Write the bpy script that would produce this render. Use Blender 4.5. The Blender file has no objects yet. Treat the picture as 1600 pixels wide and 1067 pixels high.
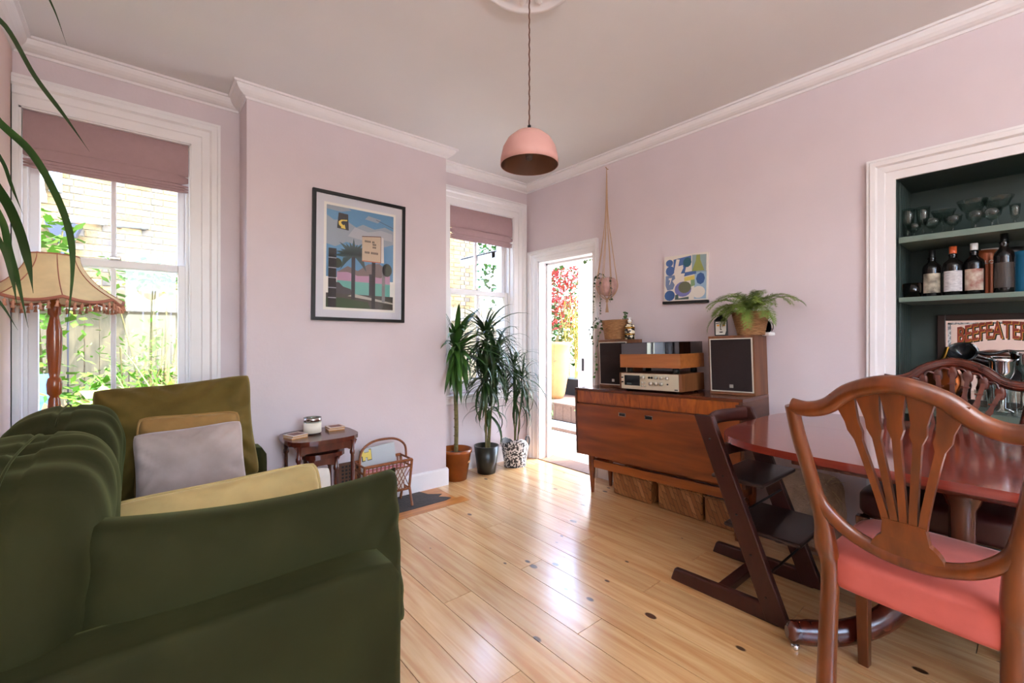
import bpy, bmesh, math, random
from mathutils import Vector, Matrix, noise

scene = bpy.context.scene
COL = scene.collection
RND = random.Random(11)
PI = math.pi

# ---------------------------------------------------------------- camera
EYE = 1.15
YAW = math.radians(40.1)
FPX, CX, CY = 695.0, 800.0, 527.0
cam_data = bpy.data.cameras.new('camera')
cam = bpy.data.objects.new('camera', cam_data)
COL.objects.link(cam)
cam.location = (0, 0, EYE)
cam.rotation_euler = (PI / 2, 0, -YAW)
cam_data.sensor_fit = 'HORIZONTAL'
cam_data.sensor_width = 36.0
cam_data.lens = FPX / 1600 * 36
cam_data.shift_y = -(533.5 - CY) / 1600
cam_data.clip_start = 0.02
cam_data.clip_end = 200
scene.camera = cam

# ---------------------------------------------------------------- light
scene.view_settings.view_transform = 'Standard'
scene.view_settings.look = 'None'
scene.view_settings.gamma = 1.0
scene.view_settings.use_curve_mapping = False
scene.view_settings.exposure = 0.33
scene.cycles.use_denoising = True
scene.cycles.max_bounces = 10
scene.cycles.diffuse_bounces = 5
scene.cycles.transparent_max_bounces = 16
scene.cycles.sample_clamp_indirect = 6.0

world = bpy.data.worlds.new('sky')
scene.world = world
world.use_nodes = True
_n = world.node_tree.nodes
_l = world.node_tree.links
_n.clear()
_o = _n.new('ShaderNodeOutputWorld')
_b = _n.new('ShaderNodeBackground')
_s = _n.new('ShaderNodeTexSky')
_s.sky_type = 'NISHITA'
_s.sun_disc = False
_s.sun_elevation = math.radians(58)
_s.sun_rotation = math.radians(120)
_s.air_density = 1.0
_s.dust_density = 1.5
_b.inputs['Strength'].default_value = 3.1
_l.new(_s.outputs[0], _b.inputs['Color'])
_l.new(_b.outputs[0], _o.inputs['Surface'])

def add_light(name, kind, loc, energy, color=(1, 1, 1), direction=None, **kw):
    d = bpy.data.lights.new(name, kind)
    d.energy = energy
    d.color = color
    for k, v in kw.items():
        setattr(d, k, v)
    o = bpy.data.objects.new(name, d)
    COL.objects.link(o)
    o.location = loc
    if direction is not None:
        o.rotation_euler = Vector(direction).to_track_quat('-Z', 'Y').to_euler()
    return o

SUN = add_light('sun', 'SUN', (6, -3, 12), 9.5, (1.0, 0.95, 0.86), (-0.42, 0.25, -0.87), angle=math.radians(0.6))
# area fill added at the invented window behind the camera
FILL = add_light('added_fill_light', 'AREA', (0.5, -2.12, 1.55), 8.0, (0.80, 0.91, 1.0), (0, 1, 0.02),
                 shape='RECTANGLE', size=1.3, size_y=1.8)

# light added behind the camera, bounced off the ceiling as fill
UPL = (0.15, -1.55, 1.80)
add_light('added_uplight', 'AREA', (UPL[0], UPL[1], UPL[2] - 0.03), 150.0, (0.74, 0.885, 1.0), (0, 0.12, 1), shape='DISK', size=0.26)

# ---------------------------------------------------------------- room measures (metres)
XL, XR, YW, YB, YS = -0.467, 2.905, 3.224, 2.99, -2.2     # left wall, right wall, window wall, breast face, wall behind
BX0, BX1 = 0.489, 1.844                                    # chimney breast
ZC, ZT = 2.545, 2.615                                      # cornice foot, ceiling
_c, _sn = math.cos(YAW), math.sin(YAW)

def ray(px, py):
    a = (px - CX) / FPX
    return (_c * a + _sn, -_sn * a + _c, -(py - CY) / FPX)
def PX(px, py, x):
    r = ray(px, py); t = x / r[0]
    return Vector((x, r[1] * t, EYE + r[2] * t))
def PY(px, py, y):
    r = ray(px, py); t = y / r[1]
    return Vector((r[0] * t, y, EYE + r[2] * t))
def PZ(px, py, z):
    r = ray(px, py); t = (z - EYE) / r[2]
    return Vector((r[0] * t, r[1] * t, z))

# ---------------------------------------------------------------- materials
def S(h):
    h = h.lstrip('#')
    out = []
    for i in (0, 2, 4):
        v = int(h[i:i + 2], 16) / 255
        out.append(v / 12.92 if v <= 0.04045 else ((v + 0.055) / 1.055) ** 2.4)
    return (*out, 1.0)

_mats = {}
def mat(name, color='#808080', rough=0.5, metal=0.0, spec=0.5, var=0.0, vscale=8.0, stretch=(1, 1, 1), bump=0.0, bscale=40.0,
        coat=0.0, sheen=0.0, trans=0.0, ior=1.45, color2=None, objrand=0.0, emit=0.0, sheen_tint=None):
    if name in _mats:
        return _mats[name]
    m = bpy.data.materials.new(name)
    m.use_nodes = True
    nt = m.node_tree
    b = nt.nodes['Principled BSDF']
    col = S(color)
    b.inputs['Base Color'].default_value = col
    b.inputs['Roughness'].default_value = rough
    b.inputs['Metallic'].default_value = metal
    b.inputs['Specular IOR Level'].default_value = spec
    b.inputs['Coat Weight'].default_value = coat
    b.inputs['Coat Roughness'].default_value = 0.12
    b.inputs['Sheen Weight'].default_value = sheen
    b.inputs['Sheen Roughness'].default_value = 0.35
    if sheen_tint:
        b.inputs['Sheen Tint'].default_value = S(sheen_tint)
    b.inputs['Transmission Weight'].default_value = trans
    b.inputs['IOR'].default_value = ior
    if emit:
        b.inputs['Emission Color'].default_value = col
        b.inputs['Emission Strength'].default_value = emit
    if var or bump or objrand or color2:
        tc = nt.nodes.new('ShaderNodeTexCoord')
        mp = nt.nodes.new('ShaderNodeMapping')
        mp.inputs['Scale'].default_value = stretch
        nt.links.new(tc.outputs['Object'], mp.inputs['Vector'])
        info = nt.nodes.new('ShaderNodeObjectInfo')
        vadd = nt.nodes.new('ShaderNodeVectorMath')
        vadd.operation = 'ADD'
        vm = nt.nodes.new('ShaderNodeVectorMath')
        vm.operation = 'SCALE'
        vm.inputs[0].default_value = (13.1, 7.7, 5.3)
        nt.links.new(info.outputs['Random'], vm.inputs['Scale'])
        nt.links.new(mp.outputs[0], vadd.inputs[0])
        nt.links.new(vm.outputs[0], vadd.inputs[1])
        if var or color2 or objrand:
            nz = nt.nodes.new('ShaderNodeTexNoise')
            nz.inputs['Scale'].default_value = vscale
            nz.inputs['Detail'].default_value = 4
            nt.links.new(vadd.outputs[0], nz.inputs['Vector'])
            mix = nt.nodes.new('ShaderNodeMix')
            mix.data_type = 'RGBA'
            c2 = S(color2) if color2 else tuple(v * (1 - var) for v in col[:3]) + (1,)
            c1 = col if color2 else tuple(min(1, v * (1 + var)) for v in col[:3]) + (1,)
            mix.inputs[6].default_value = c1
            mix.inputs[7].default_value = c2
            rmp = nt.nodes.new('ShaderNodeMapRange')
            rmp.inputs[1].default_value = 0.3
            rmp.inputs[2].default_value = 0.7
            nt.links.new(nz.outputs['Fac'], rmp.inputs[0])
            nt.links.new(rmp.outputs[0], mix.inputs[0])
            last = mix.outputs[2]
            if objrand:
                hs = nt.nodes.new('ShaderNodeHueSaturation')
                r2 = nt.nodes.new('ShaderNodeMapRange')
                r2.inputs[3].default_value = 1 - objrand
                r2.inputs[4].default_value = 1 + objrand
                nt.links.new(info.outputs['Random'], r2.inputs[0])
                nt.links.new(r2.outputs[0], hs.inputs['Value'])
                nt.links.new(last, hs.inputs['Color'])
                last = hs.outputs[0]
            nt.links.new(last, b.inputs['Base Color'])
        if bump:
            n2 = nt.nodes.new('ShaderNodeTexNoise')
            n2.inputs['Scale'].default_value = bscale
            n2.inputs['Detail'].default_value = 3
            nt.links.new(vadd.outputs[0], n2.inputs['Vector'])
            bp = nt.nodes.new('ShaderNodeBump')
            bp.inputs['Strength'].default_value = bump
            bp.inputs['Distance'].default_value = 0.01
            nt.links.new(n2.outputs['Fac'], bp.inputs['Height'])
            nt.links.new(bp.outputs[0], b.inputs['Normal'])
    _mats[name] = m
    return m

def wood(name, c1, c2, grain=(1, 12, 12), scale=3.0, rough=0.4, coat=0.0, objrand=0.0, knots=None, ring=0.5, coat_rough=0.1, coat_ior=1.5):
    """long-grained timber: grain runs along the axis whose stretch is smallest"""
    if name in _mats:
        return _mats[name]
    m = bpy.data.materials.new(name)
    m.use_nodes = True
    nt = m.node_tree
    N, L = nt.nodes, nt.links
    b = N['Principled BSDF']
    b.inputs['Roughness'].default_value = rough
    b.inputs['Coat Weight'].default_value = coat
    b.inputs['Coat Roughness'].default_value = coat_rough
    b.inputs['Coat IOR'].default_value = coat_ior
    tc = N.new('ShaderNodeTexCoord')
    info = N.new('ShaderNodeObjectInfo')
    vm = N.new('ShaderNodeVectorMath'); vm.operation = 'SCALE'
    vm.inputs[0].default_value = (17.3, 9.1, 4.7)
    L.new(info.outputs['Random'], vm.inputs['Scale'])
    va = N.new('ShaderNodeVectorMath'); va.operation = 'ADD'
    L.new(tc.outputs['Object'], va.inputs[0]); L.new(vm.outputs[0], va.inputs[1])
    mp = N.new('ShaderNodeMapping'); mp.inputs['Scale'].default_value = grain
    L.new(va.outputs[0], mp.inputs['Vector'])
    nz = N.new('ShaderNodeTexNoise'); nz.inputs['Scale'].default_value = scale
    nz.inputs['Detail'].default_value = 5; nz.inputs['Distortion'].default_value = ring
    L.new(mp.outputs[0], nz.inputs['Vector'])
    mr = N.new('ShaderNodeMapRange'); mr.inputs[1].default_value = 0.32; mr.inputs[2].default_value = 0.68
    L.new(nz.outputs['Fac'], mr.inputs[0])
    mix = N.new('ShaderNodeMix'); mix.data_type = 'RGBA'
    mix.inputs[6].default_value = S(c1); mix.inputs[7].default_value = S(c2)
    L.new(mr.outputs[0], mix.inputs[0])
    last = mix.outputs[2]
    if knots:
        mk = N.new('ShaderNodeMapping'); mk.inputs['Scale'].default_value = knots['stretch']
        L.new(va.outputs[0], mk.inputs['Vector'])
        vo = N.new('ShaderNodeTexVoronoi'); vo.inputs['Scale'].default_value = knots['scale']
        vo.inputs['Randomness'].default_value = 1.0
        L.new(mk.outputs[0], vo.inputs['Vector'])
        sep = N.new('ShaderNodeSeparateColor')
        L.new(vo.outputs['Color'], sep.inputs[0])
        # only some cells carry a knot, of differing size
        th = N.new('ShaderNodeMapRange'); th.inputs[1].default_value = 0.45; th.inputs[2].default_value = 1.0
        th.inputs[3].default_value = 0.0; th.inputs[4].default_value = knots['size']
        L.new(sep.outputs[0], th.inputs[0])
        lt = N.new('ShaderNodeMath'); lt.operation = 'SUBTRACT'
        L.new(th.outputs[0], lt.inputs[0]); L.new(vo.outputs['Distance'], lt.inputs[1])
        k = N.new('ShaderNodeMapRange'); k.inputs[1].default_value = -0.01; k.inputs[2].default_value = 0.03
        L.new(lt.outputs[0], k.inputs[0])
        m2 = N.new('ShaderNodeMix'); m2.data_type = 'RGBA'
        L.new(k.outputs[0], m2.inputs[0]); L.new(last, m2.inputs[6]); m2.inputs[7].default_value = S(knots['color'])
        last = m2.outputs[2]
    if objrand:
        hs = N.new('ShaderNodeHueSaturation')
        r2 = N.new('ShaderNodeMapRange'); r2.inputs[3].default_value = 1 - objrand; r2.inputs[4].default_value = 1 + objrand * 0.6
        L.new(info.outputs['Random'], r2.inputs[0]); L.new(r2.outputs[0], hs.inputs['Value']); L.new(last, hs.inputs['Color'])
        last = hs.outputs[0]
    L.new(last, b.inputs['Base Color'])
    _mats[name] = m
    return m

def pane_mat(name, tint='#ffffff', gloss=0.07):
    if name in _mats:
        return _mats[name]
    m = bpy.data.materials.new(name)
    m.use_nodes = True
    N, L = m.node_tree.nodes, m.node_tree.links
    N.clear()
    o = N.new('ShaderNodeOutputMaterial'); t = N.new('ShaderNodeBsdfTransparent'); g = N.new('ShaderNodeBsdfGlossy')
    t.inputs[0].default_value = S(tint); g.inputs['Roughness'].default_value = 0.02
    lw = N.new('ShaderNodeLayerWeight'); lw.inputs[0].default_value = 0.25
    mr = N.new('ShaderNodeMapRange'); mr.inputs[3].default_value = gloss * 0.5; mr.inputs[4].default_value = min(1, gloss * 6)
    mx = N.new('ShaderNodeMixShader')
    L.new(lw.outputs['Facing'], mr.inputs[0]); L.new(mr.outputs[0], mx.inputs[0])
    L.new(t.outputs[0], mx.inputs[1]); L.new(g.outputs[0], mx.inputs[2]); L.new(mx.outputs[0], o.inputs[0])
    _mats[name] = m
    return m

def weave_mat(name, c1, c2, scale, angle=45, rough=0.6):
    if name in _mats:
        return _mats[name]
    m = bpy.data.materials.new(name)
    m.use_nodes = True
    N, L = m.node_tree.nodes, m.node_tree.links
    b = N['Principled BSDF']; b.inputs['Roughness'].default_value = rough
    tc = N.new('ShaderNodeTexCoord'); mp = N.new('ShaderNodeMapping')
    mp.inputs['Rotation'].default_value = (math.radians(angle), math.radians(angle * 0.6), math.radians(angle))
    L.new(tc.outputs['Object'], mp.inputs['Vector'])
    br = N.new('ShaderNodeTexBrick')
    br.inputs['Scale'].default_value = scale; br.inputs['Mortar Size'].default_value = 0.012
    br.inputs['Color1'].default_value = S(c1); br.inputs['Color2'].default_value = S(c2)
    br.inputs['Mortar'].default_value = S('#3a2412'); br.inputs['Brick Width'].default_value = 0.9; br.inputs['Row Height'].default_value = 0.3
    L.new(mp.outputs[0], br.inputs['Vector'])
    L.new(br.outputs['Color'], b.inputs['Base Color'])
    bp = N.new('ShaderNodeBump'); bp.inputs['Strength'].default_value = 0.5; bp.inputs['Distance'].default_value = 0.003
    bp.invert = True
    L.new(br.outputs['Fac'], bp.inputs['Height']); L.new(bp.outputs[0], b.inputs['Normal'])
    _mats[name] = m
    return m

def speckle_mat(name, c1, c2, scale, rough=0.3):
    if name in _mats:
        return _mats[name]
    m = bpy.data.materials.new(name)
    m.use_nodes = True
    N, L = m.node_tree.nodes, m.node_tree.links
    b = N['Principled BSDF']; b.inputs['Roughness'].default_value = rough
    tc = N.new('ShaderNodeTexCoord'); vo = N.new('ShaderNodeTexNoise')
    vo.inputs['Scale'].default_value = scale; vo.inputs['Detail'].default_value = 3
    L.new(tc.outputs['Object'], vo.inputs['Vector'])
    cr = N.new('ShaderNodeValToRGB')
    cr.color_ramp.interpolation = 'CONSTANT'
    cr.color_ramp.elements[0].color = S(c1); cr.color_ramp.elements[1].color = S(c2); cr.color_ramp.elements[1].position = 0.5
    L.new(vo.outputs['Fac'], cr.inputs[0]); L.new(cr.outputs[0], b.inputs['Base Color'])
    _mats[name] = m
    return m

M_WALL = mat('pink_wall_paint', '#d7c8ca', 0.75, var=0.025, vscale=3, bump=0.06, bscale=60)
M_CEIL = mat('ceiling_paint', '#e0dcd9', 0.85, var=0.02, vscale=2, bump=0.05, bscale=50)
M_WHITE = mat('white_gloss_paint', '#ece7e6', 0.35, var=0.02, vscale=6, bump=0.06, bscale=25)
M_CORNICE = mat('cornice_paint', '#ebe5e3', 0.7)
M_PINE = wood('pine_boards', '#e8c088', '#cf965a', grain=(14, 0.9, 14), scale=2.4, rough=0.35, coat=1.0, objrand=0.10, ring=0.8, coat_rough=0.2, coat_ior=1.9,
              knots=dict(stretch=(1, 0.6, 1), scale=11, size=0.18, color='#4a2a12'))
M_STAIN = wood('stained_pine', '#c88442', '#a9662c', grain=(0.9, 14, 14), scale=2.4, rough=0.3, coat=0.25)
M_DARKGAP = mat('floor_gap', '#3a2413', 0.9)
M_SLATE = mat('hearth_slate', '#3a3431', 0.7, var=0.25, vscale=18, bump=0.4, bscale=60)
M_MAHOG = wood('mahogany', '#6f3410', '#4c2008', grain=(8, 8, 0.9), scale=3, rough=0.28, coat=0.35)
M_MAHOG2 = wood('dark_mahogany', '#5c2416', '#3c150c', grain=(8, 8, 0.9), scale=3, rough=0.25, coat=0.4)
M_TABLETOP = wood('table_mahogany', '#7c2f22', '#64231a', grain=(9, 0.7, 9), scale=3, rough=0.13, coat=0.5)
M_WENGE = mat('dark_walnut_stain', '#371711', 0.35, var=0.15, vscale=12, stretch=(4, 4, 1))
M_TEAK = wood('teak_veneer', '#8c4515', '#63290a', grain=(9, 0.8, 6), scale=2.6, rough=0.35, coat=0.15)
M_FLAME = wood('flame_veneer', '#a4541a', '#6d2c0a', grain=(5, 6, 1.6), scale=2.8, rough=0.3, coat=0.2, ring=1.8)
M_WALNUT = wood('walnut_case', '#7b4a28', '#5c3319', grain=(9, 9, 0.9), scale=3, rough=0.45)
M_TEAK2 = wood('turntable_teak', '#a3602c', '#8a4c1e', grain=(10, 0.7, 10), scale=3, rough=0.4)
M_VELVET = mat('green_velvet', '#252411', 0.85, spec=0.1, var=0.2, vscale=5, sheen=0.26, sheen_tint='#a9ab6a', bump=0.12, bscale=14)
M_OLIVE = mat('olive_velvet', '#5c4a21', 0.85, spec=0.15, var=0.22, vscale=7, sheen=0.3, sheen_tint='#c9b878', bump=0.2, bscale=16)
M_MUSTARD = mat('mustard_velvet', '#8c6a3e', 0.85, spec=0.15, var=0.12, vscale=8, sheen=0.3, sheen_tint='#e0c48c')
M_MAUVE = mat('mauve_velvet', '#a08e87', 0.85, spec=0.15, var=0.14, vscale=9, sheen=0.4, sheen_tint='#e8dcd8', bump=0.15, bscale=18)
M_GOLD = mat('gold_velvet', '#b39a66', 0.85, spec=0.15, var=0.14, vscale=7, sheen=0.4, sheen_tint='#efd9a0', bump=0.1, bscale=15)
M_CREAM = mat('cream_cotton', '#d9d2c8', 0.85)
M_PINKSEAT = mat('pink_velvet', '#b55a50', 0.85, spec=0.15, var=0.08, vscale=14, sheen=0.45, sheen_tint='#f0b8ac')
M_BLIND = mat('mauve_blind', '#a6888a', 0.9, var=0.03, vscale=30, bump=0.1, bscale=200)
M_SHADE = mat('parchment_shade', '#e2cb9c', 0.8, var=0.06, vscale=20)
M_BRAID = mat('pink_braid', '#a96a55', 0.85)
M_TASSEL = mat('pink_tassel', '#c98d72', 0.85)
M_LEAF = mat('dark_leaf', '#29421c', 0.4, var=0.3, vscale=6, objrand=0.25)
M_LEAF2 = mat('glossy_leaf', '#3c6126', 0.35, var=0.3, vscale=6, objrand=0.3)
M_FERN = mat('fern_green', '#6f8236', 0.6, var=0.3, vscale=10)
M_STEM = mat('cane_stem', '#6d6238', 0.8, var=0.3, vscale=40)
M_SOIL = mat('soil', '#3a2a1e', 0.95, var=0.3, vscale=40, bump=0.5)
M_TERRA = mat('glazed_brown_pot', '#8f4a1c', 0.25, var=0.15, vscale=7)
M_BLACKPOT = mat('black_pot', '#26261f', 0.3)
M_SCUTTLE = speckle_mat('speckled_enamel', '#26262a', '#d8d4d0', 55)
M_SEAGRASS = mat('seagrass', '#a8794e', 0.8, color2='#7d5430', vscale=30, stretch=(1, 1, 6), bump=0.9, bscale=45)
M_BLACK = mat('black_paint', '#0d0c0c', 0.4)
M_BLACKM = mat('black_matt', '#1c1716', 0.8)
M_GRILLE = mat('speaker_cloth', '#241614', 0.9, bump=0.3, bscale=300)
M_ALU = mat('brushed_aluminium', '#c9c4ba', 0.3, metal=0.9)
M_CHAMP = mat('champagne_fascia', '#d3c3a8', 0.35, metal=0.5)
M_CHROME = mat('chrome', '#d8d8d8', 0.1, metal=1.0)
M_BRASS = mat('brass', '#b58a3c', 0.25, metal=1.0)
M_COPPER = mat('copper', '#8a4a26', 0.3, metal=1.0, var=0.2, vscale=6)
M_SMOKE = pane_mat('smoked_perspex', '#4a423e', 0.16)
M_PANE = pane_mat('window_glass', '#ffffff', 0.05)
M_GLASSWARE = pane_mat('glassware', '#e6ece9', 0.085)
M_ALCOVE = mat('dark_green_paint', '#33403c', 0.6, var=0.06, vscale=5)
M_SHELF = mat('sage_shelf_paint', '#667468', 0.5)
M_CORD = mat('jute_cord', '#b99576', 0.85)
M_RATTAN = wood('rattan', '#94552a', '#6b3716', grain=(6, 6, 6), scale=6, rough=0.45)
M_PAPER = mat('white_paper', '#e9e6e2', 0.7)
M_PINKLAMP = mat('pink_lamp_enamel', '#c08f86', 0.55, var=0.06, vscale=9)
M_LAMPIN = mat('lamp_inside', '#6b4a36', 0.5)
M_LAMPWOOD = wood('orange_lamp_wood', '#9a4b1a', '#7a3510', grain=(8, 8, 0.8), scale=3, rough=0.25, coat=0.3)
M_HEMP = mat('hessian', '#a88e76', 0.95, var=0.15, vscale=30, bump=0.6, bscale=120)
M_BASKET = weave_mat('woven_splint', '#b07a48', '#8a5528', 14)
# outdoors
M_BRICK = mat('london_stock_brick', '#927850', 0.9, var=0.3, vscale=9, objrand=0.35, bump=0.5, bscale=40)
M_MORTAR = mat('lime_mortar', '#9c8d70', 0.95)
M_FENCE = mat('grey_fence_timber', '#7c715a', 0.9, var=0.15, vscale=6, stretch=(6, 6, 1), objrand=0.12)
M_GROUND = mat('garden_soil', '#5d5138', 0.95, var=0.3, vscale=5)
M_PAVE = mat('pale_paving', '#cfc8bc', 0.9, var=0.08, vscale=5)
M_DECK = mat('deck_timber', '#6f5546', 0.85, var=0.15, vscale=6, stretch=(1, 8, 8))
M_GLEAF = mat('sunlit_leaf', '#5f8a22', 0.6, var=0.3, vscale=4, objrand=0.15)
M_GLEAF2 = mat('ivy_leaf', '#3a6420', 0.5, var=0.35, vscale=4)
M_ACER = mat('acer_leaf', '#98332c', 0.6, var=0.3, vscale=5)
M_BAMBOO = mat('bamboo_leaf', '#938c36', 0.6, var=0.25, vscale=5)
M_TERRA2 = mat('weathered_terracotta', '#a87a48', 0.85, var=0.2, vscale=6)

# ---------------------------------------------------------------- mesh helpers
class MB:
    def __init__(self):
        self.v = []; self.f = []; self.s = []
    def add(self, vs, fs, smooth=False):
        n = len(self.v)
        self.v.extend([tuple(p) for p in vs])
        self.f.extend([tuple(i + n for i in f) for f in fs])
        self.s.extend([smooth] * len(fs))
        return self
    def box(self, lo, hi, M=None):
        x0, y0, z0 = lo; x1, y1, z1 = hi
        vs = [Vector(p) for p in ((x0, y0, z0), (x1, y0, z0), (x1, y1, z0), (x0, y1, z0), (x0, y0, z1), (x1, y0, z1), (x1, y1, z1), (x0, y1, z1))]
        if M is not None:
            vs = [M @ p for p in vs]
        return self.add(vs, [(0, 3, 2, 1), (4, 5, 6, 7), (0, 1, 5, 4), (1, 2, 6, 5), (2, 3, 7, 6), (3, 0, 4, 7)])
    def hexa(self, bottom, top):
        """eight corners: four below, four above, both counter-clockwise from above"""
        return self.add(list(bottom) + list(top), [(0, 3, 2, 1), (4, 5, 6, 7), (0, 1, 5, 4), (1, 2, 6, 5), (2, 3, 7, 6), (3, 0, 4, 7)])
    def lathe(self, prof, seg=24, o=(0, 0, 0), M=None, smooth=True, closed=False):
        """prof: (r, z) pairs from one end to the other"""
        vs, fs = [], []
        n = len(prof)
        for k in range(seg):
            a = 2 * PI * k / seg
            for r, z in prof:
                p = Vector((o[0] + r * math.cos(a), o[1] + r * math.sin(a), o[2] + z))
                vs.append(M @ p if M is not None else p)
        for k in range(seg):
            k2 = (k + 1) % seg
            for i in range(n - 1 + (1 if closed else 0)):
                j = (i + 1) % n
                fs.append((k * n + i, k2 * n + i, k2 * n + j, k * n + j))
        return self.add(vs, fs, smooth)
    def tube(self, pts, r, seg=8, caps=True, flat=None, up=None):
        pts = [Vector(p) for p in pts]
        n = len(pts)
        rs = r if isinstance(r, (list, tuple)) else [r] * n
        vs, fs = [], []
        prev = Vector(up) if up is not None else None
        for i, p in enumerate(pts):
            t = (pts[min(i + 1, n - 1)] - pts[max(i - 1, 0)])
            t = t.normalized() if t.length > 1e-9 else Vector((0, 0, 1))
            ref = prev if prev is not None else (Vector((0, 0, 1)) if abs(t.z) < 0.9 else Vector((1, 0, 0)))
            a = ref - t * ref.dot(t)
            if a.length < 1e-6:
                a = t.orthogonal()
            a.normalize()
            b = t.cross(a)
            if up is None:
                prev = a
            fa, fb = flat if flat else (1, 1)
            for k in range(seg):
                q = 2 * PI * (k + 0.5) / seg
                vs.append(p + a * (math.cos(q) * rs[i] * fa) + b * (math.sin(q) * rs[i] * fb))
        for i in range(n - 1):
            for k in range(seg):
                k2 = (k + 1) % seg
                fs.append((i * seg + k, i * seg + k2, (i + 1) * seg + k2, (i + 1) * seg + k))
        self.add(vs, fs, seg > 4)
        if caps:
            self.add(vs[:seg], [tuple(reversed(range(seg)))])
            self.add(vs[-seg:], [tuple(range(seg))])
        return self
    def prism(self, poly, d0, d1, M=None, smooth_side=False):
        """poly in local xy, extruded from z=d0 to d1, then moved by M"""
        n = len(poly)
        lo = [Vector((x, y, d0)) for x, y in poly]; hi = [Vector((x, y, d1)) for x, y in poly]
        if M is not None:
            lo = [M @ p for p in lo]; hi = [M @ p for p in hi]
        self.add(lo, [tuple(reversed(range(n)))]); self.add(hi, [tuple(range(n))])
        return self.add(lo + hi, [(i, (i + 1) % n, (i + 1) % n + n, i + n) for i in range(n)], smooth_side)
    def grid(self, fn, nu, nv, smooth=True, wrap_u=False):
        vs = [fn(i / nu, j / nv) for i in range(nu + (0 if wrap_u else 1)) for j in range(nv + 1)]
        fs = []
        for i in range(nu):
            i2 = (i + 1) % nu if wrap_u else i + 1
            for j in range(nv):
                fs.append((i * (nv + 1) + j, i2 * (nv + 1) + j, i2 * (nv + 1) + j + 1, i * (nv + 1) + j + 1))
        return self.add(vs, fs, smooth)
    def blob(self, size, n=5.0, k=10, o=(0, 0, 0), fn=None):
        """rounded box: a cube surface pushed on to a superellipsoid; fn may move each point"""
        sx, sy, sz = (s / 2 for s in size)
        for ax in range(3):
            for sg in (-1, 1):
                vs = []
                for i in range(k + 1):
                    for j in range(k + 1):
                        u = math.tan((i / k * 2 - 1) * PI / 4); w = math.tan((j / k * 2 - 1) * PI / 4)
                        p = [0, 0, 0]
                        p[ax] = sg; p[(ax + 1) % 3] = u; p[(ax + 2) % 3] = w
                        q = (abs(p[0]) ** n + abs(p[1]) ** n + abs(p[2]) ** n) ** (1 / n)
                        v = Vector((p[0] / q * sx, p[1] / q * sy, p[2] / q * sz))
                        if fn:
                            v = fn(v)
                        vs.append(v + Vector(o))
                fs = []
                for i in range(k):
                    for j in range(k):
                        f = (i * (k + 1) + j, (i + 1) * (k + 1) + j, (i + 1) * (k + 1) + j + 1, i * (k + 1) + j + 1)
                        fs.append(f if sg > 0 else tuple(reversed(f)))
                self.add(vs, fs, True)
        return self
    def mesh(self, name):
        me = bpy.data.meshes.new(name)
        me.from_pydata(self.v, [], self.f)
        me.polygons.foreach_set('use_smooth', self.s)
        me.update()
        return me
    def build(self, name, material, parent=None, loc=(0, 0, 0), rot=(0, 0, 0), bevel=0.0, weld=False, seg=2):
        me = self.mesh(name)
        if weld:
            bm = bmesh.new(); bm.from_mesh(me)
            bmesh.ops.remove_doubles(bm, verts=bm.verts, dist=1e-5)
            bm.to_mesh(me); bm.free()
        me.materials.append(material)
        o = bpy.data.objects.new(name, me)
        COL.objects.link(o)
        o.location = loc; o.rotation_euler = rot
        if parent is not None:
            o.parent = parent
        if bevel:
            md = o.modifiers.new('bevel', 'BEVEL')
            md.width = bevel; md.segments = seg; md.limit_method = 'ANGLE'; md.angle_limit = math.radians(40)
        return o

def tag(o, label, cat, group=None):
    o['label'] = label; o['category'] = cat
    if group:
        o['group'] = group
    return o
def thing(name, label, cat, loc=(0, 0, 0), rot=(0, 0, 0), group=None):
    o = bpy.data.objects.new(name, None)
    COL.objects.link(o)
    o.location = loc; o.rotation_euler = rot
    o.empty_display_size = 0.05
    return tag(o, label, cat, group)
def struct(o):
    o['kind'] = 'structure'
    return o
def copy_tree(o, parent=None):
    c = o.copy(); COL.objects.link(c)
    if parent is not None:
        c.parent = parent
    for ch in list(o.children):
        copy_tree(ch, c)
    return c
def shared(name, me, parent=None, loc=(0, 0, 0), rot=(0, 0, 0), scale=(1, 1, 1)):
    o = bpy.data.objects.new(name, me)
    COL.objects.link(o)
    o.location = loc; o.rotation_euler = rot; o.scale = scale
    if parent is not None:
        o.parent = parent
    return o
def text_mesh(body, size, material, extrude=0.0004, bold=0.0):
    cu = bpy.data.curves.new('lettering', 'FONT')
    cu.body = body; cu.size = size; cu.extrude = extrude; cu.align_x = 'LEFT'; cu.offset = bold
    t = bpy.data.objects.new('lettering', cu)
    COL.objects.link(t)
    me = bpy.data.meshes.new_from_object(t.evaluated_get(bpy.context.evaluated_depsgraph_get()))
    bpy.data.objects.remove(t); bpy.data.curves.remove(cu)
    me.materials.append(material)
    return me
def spline(pts, n=8):
    """Catmull-Rom through the points"""
    P = [Vector(p) for p in pts]
    P = [P[0] * 2 - P[1]] + P + [P[-1] * 2 - P[-2]]
    out = []
    for i in range(1, len(P) - 2):
        for k in range(n):
            t = k / n
            a, b, c, d = P[i - 1], P[i], P[i + 1], P[i + 2]
            out.append(0.5 * ((2 * b) + (c - a) * t + (2 * a - 5 * b + 4 * c - d) * t * t + (3 * b - a - 3 * c + d) * t ** 3))
    out.append(P[-2])
    return out
MR = Matrix.Rotation

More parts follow.
